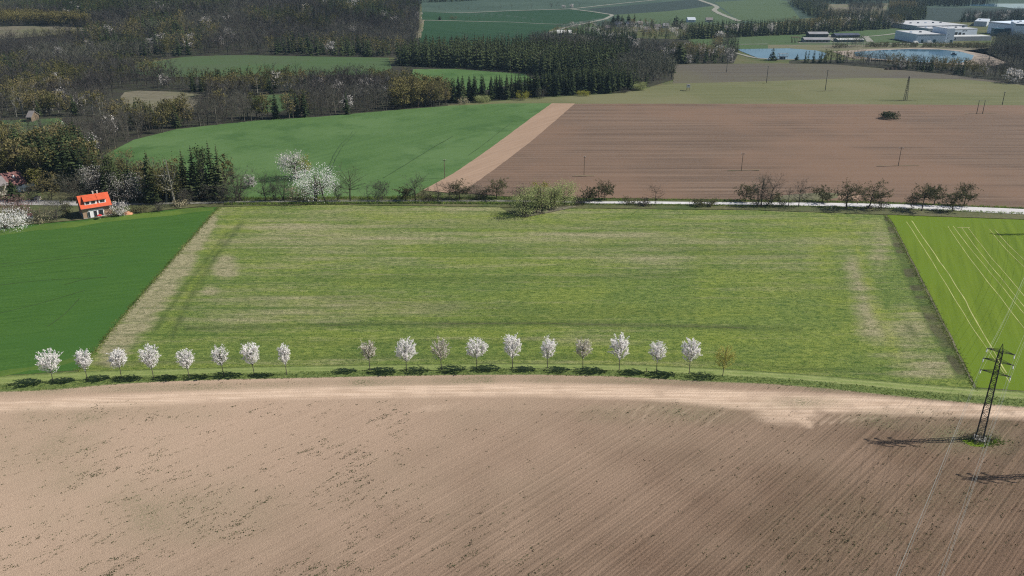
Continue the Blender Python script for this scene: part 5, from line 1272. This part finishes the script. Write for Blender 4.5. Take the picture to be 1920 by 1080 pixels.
hall("factory_hall", (1740, 61.5), (1786, 60.5), 54, 20, "middle pale hall squeezed between the long hall and the front hall", 'metal', 'hallroof', "factory hall", doors=[(.1, .2, 0, .5, 'navy')])
hall("warehouse", (1850, 62), (1899, 67), 41, 60, "large windowless blue-grey warehouse at the right edge behind the wood", 'metal2', 'metal2', "warehouse")
hall("warehouse", (1862, 68), (1897, 68.5), 54, 8, "dark teal warehouse annexe in front of the large blue-grey warehouse", 'teal', 'teal', "warehouse")
hall("warehouse", (1899, 72), (1960, 74), 45, 30, "pale warehouse cut by the right edge next to the dark teal annexe", 'metal2', 'metal', "warehouse")
hall("warehouse", (1825, 49), (1849, 50), 40, 45, "pale back part of the warehouse left of the large blue-grey one", 'metal', 'metal', "warehouse")
W4 = [(.06+i*.13, .14+i*.13, .25, .7) for i in range(7)]
hall("farm_shed", (1508, 79.6), (1556, 79.8), 74, 11, "front grey farm shed with a window row, left pair by the pond", 'concrete', 'shedroof', "shed", windows=W4, gable=1.4)
hall("farm_shed", (1517, 69.5), (1553, 69.5), 63.5, 10, "rear grey-brown farm shed of the left pair by the pond", 'navy', 'shedroof', "shed", windows=W4, gable=1.6)
hall("farm_shed", (1571, 79), (1619, 78.5), 74.5, 9, "front farm shed with white roof edge, right pair by the pond", 'bluewall', 'paleroof', "shed", windows=W4[:3], gable=1.0)
hall("farm_shed", (1567, 71), (1612, 70.5), 66, 10, "rear slate-blue roofed farm shed of the right pair by the pond", 'navy', 'blueroof', "shed", gable=1.3)
ga, L, rz = frame((1486, 81), (1498, 81)); g_ = empty("gantry", ga[0], ga[1], 0, rz); tag(g_, "dark open timber gantry standing on the meadow left of the farm sheds", "gantry")
h = height_at(1486, 81, 70)
for i in range(3): MB().bar((L*i/2-.4, 0, 0), (L*i/2, 0, h), .22).bar((L*i/2+.6, 5, 0), (L*i/2, 5, h), .22).build("leg", BM['wood'], g_)
MB().bar((-1, 0, h), (L+1, 0, h), .22).bar((-1, 5, h), (L+1, 5, h), .22).bar((0, 0, h), (0, 5, h), .2).bar((L, 0, h), (L, 5, h), .2).build("beam", BM['wood'], g_)
# framed kiosk on the dam
a, L, rz = frame((1460.5, 112), (1477, 112)); h = height_at(1460, 112, 101); k_ = empty("pond_kiosk", a[0], a[1], 0, rz); tag(k_, "square metal-framed outlet cage on the pond dam between two conifers", "kiosk")
fr = MB()
for x_ in (0, L/2, L):
    for y_ in (0, 4): fr.bar((x_, y_, 0), (x_, y_, h), .14)
for z_ in (h*.5, h):
    for y_ in (0, 4): fr.bar((0, y_, z_), (L, y_, z_), .12)
    for x_ in (0, L): fr.bar((x_, 0, z_), (x_, 4, z_), .12)
fr.build("frame", BM['hallroof'], k_); MB().box(L*.2, L*.75, .8, 3.4, 0, h*.5).build("cabin", BM['navy'], k_); MB().box(-.4, L+.4, -.4, 4.4, 0, .2).build("base", BM['concrete'], k_)
# boat on the pond
x, y = G(1788, 103); b_ = empty("boat", x, y, .3, .1); tag(b_, "small dark workboat with a cabin on the right-hand pond", "boat"); b_.scale = (.6, .6, .6)
MB().add([(-3.5, -1.2, 0), (3.2, -1.2, 0), (4.6, 0, .2), (3.2, 1.2, 0), (-3.5, 1.2, 0), (-3.7, -1.4, .9), (3.3, -1.4, 1), (5.2, 0, 1.3), (3.3, 1.4, 1), (-3.7, 1.4, .9)],
         [(0, 4, 3, 2, 1), (5, 6, 7, 8, 9), (0, 1, 6, 5), (1, 2, 7, 6), (2, 3, 8, 7), (3, 4, 9, 8), (4, 0, 5, 9)]).build("hull", BM['boat'], b_)
MB().box(-1.8, 1, -.9, .9, 1.0, 2.6).build("cabin", BM['navy'], b_); MB().bar((1.2, 0, 1), (1.2, 0, 3.6), .06).build("mast", BM['steel'], b_)
# dark heaps, raised hide, vans
for i, px in enumerate((1662.5, 1671, 1678, 1686.5)):
    x, y = G(px, 131); heap(x, y, 4.2, 1.6+.4*(i % 2), BM['manure'], "manure_heap", ["leftmost", "second from left", "third from left", "rightmost"][i]+" of the four dark heaps on the grey field", "heap", 20+i, "dark heaps on the grey field")
x, y = G(1290, 170); h_ = empty("raised_hide", x, y); tag(h_, "small white raised hunting hide alone on the pale green field", "hide")
for sx in (-.7, .7):
    for sy in (-.7, .7): MB().bar((sx*1.2, sy*1.2, 0), (sx, sy, 2.0), .08).build("leg", BM['wood'], h_)
c_ = MB().box(-.9, .9, -.9, .9, 2.0, 3.6).build("cabin", BM['white'], h_); MB().box(-.5, .5, -.93, -.903, 2.8, 3.2).build("window", BM['dark'], c_); MB().box(-1.05, 1.05, -1.1, 1.1, 3.603, 3.7).build("roof", BM['greyroof'], h_)
for i, (px, py, lab, al) in enumerate(((1743, 82, "white van parked in front of the pale blue factory hall", 0.1), (1717, 82.2, "white van parked at the left corner of the pale blue factory hall", 0.3))):
    x, y = G(px, py); v_ = empty("parked_van", x, y, .1, al); tag(v_, lab, "van")
    MB().add([(-2.6, -.95, .45), (2.5, -.95, .45), (2.5, .95, .45), (-2.6, .95, .45), (-2.6, -.9, 2.3), (1.0, -.9, 2.3), (1.7, -.9, 1.35), (2.5, -.9, 1.15), (2.5, .9, 1.15), (1.7, .9, 1.35), (1.0, .9, 2.3), (-2.6, .9, 2.3)],
             [(0, 3, 2, 1), (0, 1, 7, 6, 5, 4), (3, 11, 10, 9, 8, 2), (4, 5, 10, 11), (5, 6, 9, 10), (6, 7, 8, 9), (7, 1, 2, 8), (0, 4, 11, 3)]).build("body", BM['white'], v_)
    MB().add([(1.06, -.8, 2.24), (1.06, .8, 2.24), (1.72, .8, 1.4), (1.72, -.8, 1.4)], [(0, 3, 2, 1)]).build("windscreen", BM['dark'], v_)
    for sx in (-1.7, 1.6):
        for sy in (-.85, .85): MB().bar((sx, sy-.12, .36), (sx, sy+.12, .36), .36, n=12).build("wheel", BM['boat'], v_)
# village houses (gable roofs)
def cottage(px, py, wp, hpx, depth, wall, roof, lab, rise=2.2, ang=0.0):
    a, L, rz = frame((px-wp/2, py), (px+wp/2, py)); H = max(2.6, height_at(px, py, py-hpx))
    o = empty("cottage", a[0], a[1], float(hz(*a)), rz+ang); tag(o, lab, "house")
    MB().box(0, L, 0, depth, 0, H).add([(0, 0, H), (0, depth, H), (0, depth/2, H+rise), (L, 0, H), (L, depth, H), (L, depth/2, H+rise)], [(0, 1, 2), (3, 5, 4), (0, 2, 5, 3), (1, 4, 5, 2)]).build("wall", BM[wall], o)
    MB().gable(-.4, L+.4, -.5, depth+.5, H-.2, H+rise+.2, th=.25).build("roof", BM[roof], o)
    for f in (.25, .7): MB().box(L*f-.6, L*f+.6, -.06, -.004, H*.35, H*.75).build("window", BM['dark'], o)
VL = [(1058, 67, 26, 3, 9, 'cream', 'paleroof', "long low farm building with pale roof at the village's left end"),
      (1160, 50, 14, 4, 8, 'white', 'blueroof', "village house with dark roof under the big dark conifers, left one"),
      (1181, 50, 12, 4, 8, 'white', 'blueroof', "village house with dark roof right of the big dark conifers"),
      (1201, 50, 8, 6, 7, 'white', 'greyroof', "narrow white gabled village house beside the single pointed conifer"),
      (1233, 55, 12, 4, 8, 'cream', 'greyroof', "village house with grey roof in the middle of the village"),
      (1249, 53, 10, 4, 8, 'white', 'shedroof', "small white village house right of the grey-roofed middle one"),
      (1214, 60, 10, 4, 8, 'white', 'greyroof', "white village house lowest among the grey trees"),
      (1297, 42, 14, 5, 12, 'metal2', 'metal', "pale blue-grey barn standing apart on the light green far field"),
      (1140, 57, 9, 3.5, 7, 'cream', 'greyroof', "low village house at the bushes left of the dark conifers"),
      (1330, 41.5, 12, 2, 5, 'cream', 'greyroof', "tiny low hut right of the barn on the light green far field"),
      (60, 56.5-1, 7, 3, 7, 'white', 'greyroof', "skip")]
for v in VL:
    if v[-1] != "skip": cottage(*v)
tg = np.random.RandomState(4)
TL = ["at the left end of the far town strip", "second from the left in the far town strip", "with a grey roof, third in the far town strip", "fourth in the far town strip above the wooded hill", "long white one, fifth in the far town strip",
      "sixth in the far town strip", "middle one with a pinkish wall in the far town strip", "long one with the brightest white roof in the far town strip", "ninth, right of the bright white roof", "tenth, before the bare brown field", "last one touching the bare brown field"]
for i, px in enumerate((218, 232, 247, 262, 276, 290, 303, 324, 345, 366, 380)):
    cottage(px, 5.5+tg.uniform(-2, 1.5) if i != 7 else 6, tg.uniform(8, 13) if i != 7 else 22, 3, 12, 'cream' if i % 3 == 2 else 'white', ['paleroof', 'hallroof', 'greyroof', 'paleroof'][i % 4] if i != 6 else 'redbrown', "distant white building "+TL[i], 2.0)
for px, py, w_, h_, lab in ((56, 229, 11, 5, "pale house wall glimpsed between trees at the far left beyond the small field"),):
    cottage(px, py, w_*.7, h_, 7, 'wood', 'greyroof', lab)
# village conifers and far landmark trees
for i, (px, py, ty, wp, k, lab) in enumerate([(1150, 48, 30, 12, 'con', "left dark conifer of the far village clump"), (1158, 48, 27, 14, 'con', "broad dark conifer, second of the far village clump"), (1166, 47, 30, 12, 'con', "third dark conifer of the far village clump"),
      (1178, 47, 27, 12, 'con', "dark conifer next to the tallest one in the far village clump"), (1189, 49, 27, 8, 'con', "tall slim conifer at the right of the far village clump"), (1200, 45, 35, 5, 'con', "single pointed conifer behind the narrow white village house"), (1222, 48, 36, 5, 'con', "slim lone conifer in the middle of the far village"),
      (1267, 50, 30, 12, 'con', "big dark conifer at the right end of the far village"), (1278, 54, 36, 12, 'con', "shorter dark conifer right of the big one at the village's end"), (1072, 15, 7, 7, 'blossom', "round white blossoming tree at the far road junction"), (1057, 15.5, 9, 8, 'blossom', "pale blossoming tree left of the far road junction"),
      (1350, 73, 58, 16, 'blossom', "round white blossoming tree by the pond meadow's left end"), (1030, 72, 59, 9, 'blossom', "white blossoming tree at the left end of the long farm building"), (850, 36.5, 30, 16, 'shrub', "large round shrub in the far field hedge"), (825, 38, 30, 5, 'con', "small upright conifer in the far field hedge"),
      (847, 80, 68, 6, 'con', "left one of two small conifers above the plantation"), (861, 81, 69, 5, 'con', "right one of two small conifers above the plantation"), (1900, 156, 128, 28, 'blossom', "large whitish tree at the right end of the pond belt"), (1275, 118, 80, 26, 'con', "large dark conifer rising from the hedges left of the pond")]):
    x, y = G(px, py); s = scale_at(px, py); h = height_at(px, py, ty); w_ = wp/s
    T, C = (conifer(700+i, h*1.1, w_*1.7, 14, 11, .04, .3) if k == 'con' else leafy(700+i, h, w_*1.1, 420, .1, .035*h+.1, 24, .08, 2))
    tree_object(KN[k], T, C, 'bark', {'con': 'needle', 'blossom': 'greywhite', 'shrub': 'olive'}[k], x, y, lab, "shrub" if k == 'shrub' else "tree")

# ------------------------------------------------------------------ power line
def pylon(x, y, lab, rz):
    e = empty("pylon", x, y, 0, rz); tag(e, lab, "pylon", "lattice pylons of the power line")
    b = MB(); H = 18.6; wb, wt, hz_ = .60, .30, 17.0
    def wz(z): return wb+(wt-wb)*z/hz_
    zs = [0]; z = 0
    while z < 16.8: z += wz(z)*1.7; zs.append(min(z, 17.0))
    for sx in (-1, 1):
        for sy in (-1, 1): b.bar((sx*wb, sy*wb, 0), (sx*wt, sy*wt, hz_), .10, .075); b.bar((sx*wt, sy*wt, hz_), (0, 0, H), .06, .04)
    for i, (z0, z1) in enumerate(zip(zs[:-1], zs[1:])):
        w0, w1 = wz(z0), wz(z1)
        for k in range(4):
            c = [(-1, -1), (1, -1), (1, 1), (-1, 1)]; p, q = c[k], c[(k+1) % 4]
            if i % 2: p, q = q, p
            b.bar((p[0]*w0, p[1]*w0, z0), (q[0]*w1, q[1]*w1, z1), .04); b.bar((p[0]*w1, p[1]*w1, z1), (q[0]*w1, q[1]*w1, z1), .03)
    b.build("lattice_mast", BM['steel'], e)
    for z in (17.1, 15.2, 13.0):
        c = MB(); l = 2.05 if z > 17 else 2.25
        for sx in (-1, 1):
            for sy in (-.35, .35): c.bar((0, sy, z), (sx*l, 0, z), .06, .05); c.bar((0, sy, z+.55), (sx*l, 0, z), .035)
            c.bar((sx*l, -.25, z), (sx*l, .25, z), .07)
        a_ = c.build("crossarm", BM['steel'], e)
        for sx in (-1, 1):
            i_ = MB()
            for k in range(5): i_.bar((sx*l, 0, z-.14-k*.12), (sx*l, 0, z-.22-k*.12), .11, .07, 8)
            i_.build("insulator", BM['glassins'], a_)
    MB().box(-.95, .95, -.95, .95, 0, .22).build("footing", BM['concrete'], e)
    return e
LA = math.radians(54); SP = 140.0; ld = np.array([math.cos(LA), math.sin(LA)])
bp = G(1836, 823); ra = LA-math.pi/2
P0 = pylon(bp[0], bp[1], "tall dark lattice pylon with three crossarms standing in the ploughed field", ra)
pylon(*(bp+ld*SP), "next lattice pylon of the line, beyond the right edge in the bright green field", ra)
pylon(*(bp-ld*SP), "lattice pylon of the line behind the viewpoint", ra)
pylon(93.0, 114.6, "second lattice pylon just outside the right edge whose shadow lies on the soil", ra)
k = 0
for z, l in ((17.1, 2.05), (15.2, 2.25), (13.0, 2.25)):
    for sx in (-1, 1):
        ax = np.array([math.cos(ra), math.sin(ra)])*sx*l; wb_ = MB(); pts = []
        for sg in (-1, 1):
            seg = []
            for i in range(29):
                t = SP*i/28; zz = z-.75-4*5.6*(t/SP)*(1-t/SP); q = bp+ax+ld*sg*t; seg.append((q[0], q[1], zz))
            for p_, q_ in zip(seg[:-1], seg[1:]): wb_.bar(p_, q_, .014, n=3)
        lab = ["uppermost", "middle", "lowest"][k//2]+" wire on the "+["left", "right"][k % 2]+" side of the lattice pylon"
        tag(wb_.build("power_line_wire", BM['wire']), lab, "wire", "wires of the power line"); k += 1
# small timber poles and far towers
def pole(px, fy, ty, lab, arm=1.2, kind='wood', rz=0.0, thick=.14):
    x, y = G(px, fy); h = height_at(px, fy, ty); e = empty("power_pole", x, y, 0, rz); tag(e, lab, "pole", "power line poles in the fields")
    MB().bar((0, 0, 0), (0, 0, h), thick, thick*.65, 8).build("pole_shaft", BM[kind], e)
    c = MB().bar((-arm, 0, h-.35), (arm, 0, h-.35), .08).build("crossarm", BM['steel'], e)
    for q in (-arm+.1, 0, arm-.1): MB().bar((q, 0, h-.27), (q, 0, h+.05), .06, .04, 6).build("insulator", BM['glassins'], c)
    return e
pole(834, 335, 299, "thin pole at the green field's edge beside the bare soil strip", .55)
pole(1095, 330, 293, "thin pole in the ploughed field above the leaning apple tree", .4)
pole(1390, 320.5, 287, "thin pole in the middle of the ploughed field", .8)
pole(1684, 312, 276, "thin leaning-looking pole in the ploughed field below the lone round bush", .9)
pole(556, 339, 304, "pale pole in front of the tall blossoming tree", .4, 'cream')
pole(1547, 170.5, 131, "thin tall pole on the pale green field left of the lattice mast", .5, 'steel', thick=.2)
pole(1437, 155.5, 124, "thin pole standing on the border of the grey and pale green fields", .5, 'steel', thick=.2)
pole(1362, 136, 110, "faint thin pole at the left of the grey-brown field", .5, 'steel', thick=.2)
pole(1879, 197, 172, "single pole with a round head at the right border of the ploughed field", .5, 'steel', thick=.2)
for i, px in enumerate((1831, 1842)): pole(px, 214, 188, ["left", "right"][i]+" pole of the T-shaped pair in the ploughed field's right part", 1.9, 'steel', thick=.17)
x, y = G(1697, 189); h = height_at(1697, 189, 143); e = empty("lattice_tower", x, y, 0, .4); tag(e, "lattice mast with grass at its foot on the pale green field", "mast"); b = MB(); n_ = 13
for sx in (-1, 1):
    for sy in (-1, 1): b.bar((sx*.75, sy*.75, 0), (sx*.2, sy*.2, h), .11, .09)
for i in range(n_):
    w0 = .75-.55*i/n_; w1 = .75-.55*(i+1)/n_; c = [(-1, -1), (1, -1), (1, 1), (-1, 1)]
    for k in range(4):
        p, q = c[k], c[(k+1) % 4]; b.bar((p[0]*w0, p[1]*w0, h*i/n_), (q[0]*w1, q[1]*w1, h*(i+1)/n_), .07)
b.build("lattice_mast", BM['steel'], e)
for z in (h-.4, h-2.2): MB().bar((-1.3, 0, z), (1.3, 0, z), .1).build("crossarm", BM['steel'], e)
# little posts and the bench
for px, fy, ty, lab in ((1212, 698, 690, "short wooden marker post in the grass between the tallest and the lopsided cherry tree"), (1559, 391, 384, "short white roadside post left of the flat-topped apple tree"), (1292, 386, 378, "thin roadside post left of the low green shrub"),
                        (463, 378, 368, "thin fence post right of the fan-shaped bare tree")):
    x, y = G(px, fy); h = max(.8, height_at(px, fy, ty)); o = empty("marker_post", x, y); tag(o, lab, "post"); MB().bar((0, 0, 0), (0, 0, h*.85), .07, n=6).build("post", BM['wood'] if px != 1559 else BM['white'], o); MB().bar((0, 0, h*.85), (0, 0, h), .09, .03, 6).build("cap", BM['steel'], o)
x, y = G(1630, 391.5); o = empty("bench", x, y, .05, 0); tag(o, "small dark wooden bench beside the slanting apple tree at the lane", "bench")
MB().box(-1.0, 1.0, -.25, .2, .42, .5).build("seat", BM['wood'], o); MB().box(-1.0, 1.0, .22, .3, .6, 1.0).build("backrest", BM['wood'], o)
for sx in (-.8, .8): MB().box(sx-.06, sx+.06, -.2, .21, 0, .417).box(sx-.05, sx+.05, .302, .38, 0, .95).build("leg", BM['wood'], o)

# ------------------------------------------------------------------ grass and weeds nobody could count
def tufts(name, X, Y, H, R, mat, label, seed, blades=5, along=None):
    rs_ = np.random.RandomState(seed); n = len(X)
    A = np.repeat(np.stack([X, Y, np.full(n, .02)], -1), blades, 0); HH = np.repeat(H, blades)*rs_.uniform(.6, 1.2, n*blades); RR = np.repeat(R, blades)
    D = rs_.normal(size=(n*blades, 3)); D[:, 2] = np.abs(D[:, 2])*.5+.5; D[:, :2] *= (RR/HH)[:, None]*.8; D /= np.linalg.norm(D, axis=1)[:, None]
    A[:, :2] += rs_.normal(size=(n*blades, 2))*RR[:, None]*.5
    if along: A[:, :2] += rs_.normal(size=(n*blades, 1))*RR[:, None]*np.array([along])
    b = rs_.normal(size=(n*blades, 3)); b[:, 2] *= .2; b /= np.linalg.norm(b, axis=1)[:, None]; wv = (RR*.42)[:, None]
    V = np.stack([A-b*wv, A+b*wv, A+D*HH[:, None]*1.3], 1).reshape(-1, 3); Fc = np.arange(n*blades*3).reshape(-1, 3)
    m = mesh_np(name, V, Fc, [mat], attr={"tint": np.repeat(np.repeat(rs_.uniform(-.5, .5, n), blades), 3)})
    o = struct(put(name, m), "stuff"); o["label"] = label; return o
rs = np.random.RandomState(55)
# weeds along the drill rows of the front field
N = 110000; PX = rs.uniform(-40, 1960, N); PY = rs.uniform(715, 1100, N); g = G(PX, PY)
ex = np.array([p[0] for p in EDGE]); ey = np.array([p[1] for p in EDGE])
u = (g[:, 0]-g[:, 1])/math.sqrt(2); v = (g[:, 0]+g[:, 1])/math.sqrt(2)       # u across the rows, v along them
d1 = vnoise(v+300, u+300, 9, 31)*vnoise(v+300, u+300, 30, 32); row = vnoise(v*.25+300, u+300, .9, 33)
dens = np.clip((d1-.22)*2.2, 0, 1)*np.clip((row-.5)*2.6, 0, 1)+.012
dens *= np.where(PY < np.interp(PX, ex, ey)+4, 0, 1)
hb = yband(PX, PY, [0, 240, 480, 960, 1200, 1400, 1600, 1920], [744, 735, 722, 713, 718, 727, 738, 758], [778, 768, 752, 748, 752, 774, 780, 790], 6)
dens *= (1-hb*.97)
for (cx, cy, rx, ry, a_) in ((230, 778, 130, 16, .6), (60, 850, 120, 50, .35), (250, 985, 160, 40, .3), (1250, 778, 120, 16, .4), (1690, 786, 90, 14, .7), (1830, 830, 90, 26, .6), (1600, 1010, 130, 60, .35), (1840, 960, 120, 60, .25), (1560, 890, 200, 40, .12)):
    dens += a_*.5*blob(PX, PY, cx, cy, rx, ry, .8)*np.clip((row-.35)*2.5, .1, 1)
keep = rs.rand(N) < dens*.60; g = g[keep]; n = len(g); print("weeds", n)
tufts("field_weeds", g[:, 0], g[:, 1], rs.uniform(.08, .18, n), rs.uniform(.10, .24, n), PM['weed'], "dark weed tufts scattered along the rows of the front field", 1, 6, (1.0, 1.0))
# coarse grass on the bank under the cherry trees
N = 11000; PX = rs.uniform(-60, 1980, N); t = rs.uniform(.44, 1.03, N); tx = np.array([p[0] for p in VTOP]); ty = np.array([p[1] for p in VTOP])
PY = np.interp(PX, tx, ty)*(1-t)+np.interp(PX, ex, ey)*t; g = G(PX, PY); cl = vnoise(g[:, 0]+300, g[:, 1], 1.4, 41); k_ = cl*.5+.5*rs.rand(N) > .42; g = g[k_]; n = len(g)
tufts("coarse_grass", g[:, 0], g[:, 1], rs.uniform(.05, .15, n), rs.uniform(.08, .17, n), PM['grass'], "coarse dark grass on the bank under the cherry trees", 2)
# lush ring of grass and pale brush at the pylon foot
g = bp+rs.normal(size=(700, 2))*np.array([1.6, .75])+np.array([.6, -.8]); tufts("pylon_grass", g[:, 0], g[:, 1], rs.uniform(.08, .22, 700), rs.uniform(.10, .2, 700), PM['grass'], "lush green grass round the foot of the lattice pylon", 3)
g = bp+rs.normal(size=(260, 2))*np.array([1.3, .8]); tufts("dry_brush", g[:, 0], g[:, 1], rs.uniform(.2, .5, 260), rs.uniform(.08, .2, 260), PM['straw'], "pale dry brush between the legs of the lattice pylon", 4)
# meadow tufts: dark and light clumps that give the sward its grain
N = 34000; PX = rs.uniform(150, 1830, N); PY = 385+315*rs.rand(N)**.8; g = G(PX, PY)
mp = [tuple(q) for q in G([p[0] for p in MEAD_TOP[::-1]+MEAD_L[::-1][1:]+MEAD_BOT[1:]+MEAD_R[1:]], [p[1] for p in MEAD_TOP[::-1]+MEAD_L[::-1][1:]+MEAD_BOT[1:]+MEAD_R[1:]])]
ok = inside(mp, g[:, 0], g[:, 1]) & (vnoise(g[:, 0]*.5+400, g[:, 1], 1.6, 61)*.3+vnoise(g[:, 0]*.1+400, g[:, 1], 3, 62)*.3 + .4*rs.rand(N) > .5)
g = g[ok]; n = len(g); print("meadow tufts", n)
tufts("meadow_tufts", g[:, 0], g[:, 1], rs.uniform(.06, .18, n), rs.uniform(.08, .20, n), PM['sward'], "grass tufts spread over the striped meadow", 5, 3)
# verge growth along the lane and hedgerow
N = 9000; PX = np.concatenate([rs.uniform(420, 1080, N//2), rs.uniform(1080, 1920, N//2)]); off = np.where(rs.rand(N) < .5, rs.uniform(2.5, 5, N), -rs.uniform(4.5, 8, N))
PY = np.interp(PX, [400, 800, 1080, 1300, 1500, 1700, 1920], [380, 378, 380, 382, 384, 388.5, 398])+off; g = G(PX, PY)
tufts("verge_growth", g[:, 0], g[:, 1], np.where(PX < 1080, rs.uniform(.15, .9, N), rs.uniform(.15, .6, N)), rs.uniform(.15, .4, N), PM['grass'], "dark verge growth along both sides of the lane", 6, 4)

# ragged grass along the seams between the near fields
for nm_, pl_, n_, sd_ in (("edge_grass", MEAD_L, 2600, 7), ("edge_grass", MEAD_R, 2200, 8)):
    q_ = G([p[0] for p in pl_], [p[1] for p in pl_]); q_ = resample(q_, 400)[rs.randint(400, size=n_)]+rs.normal(size=(n_, 2))*.45
    tufts(nm_, q_[:, 0], q_[:, 1], rs.uniform(.06, .25, n_), rs.uniform(.08, .2, n_), PM['sward'], "ragged grass along the seam of the meadow, "+("left side" if sd_ == 7 else "right side"), sd_)

# ------------------------------------------------------------------ haze
hm = bpy.data.materials.new("haze"); hm.use_nodes = True; t_ = hm.node_tree; t_.nodes.clear()
ho = t_.nodes.new("ShaderNodeOutputMaterial"); hv = t_.nodes.new("ShaderNodeVolumePrincipled")
hv.inputs["Color"].default_value = (0.50, 0.74, 1.0, 1); hv.inputs["Density"].default_value = 0.00006; hv.inputs["Anisotropy"].default_value = 0.2
t_.links.new(hv.outputs[0], ho.inputs["Volume"])
hb_ = MB().box(-3700, 3700, -600, 4300, -1, 86).build("haze", hm); struct(hb_, "stuff")
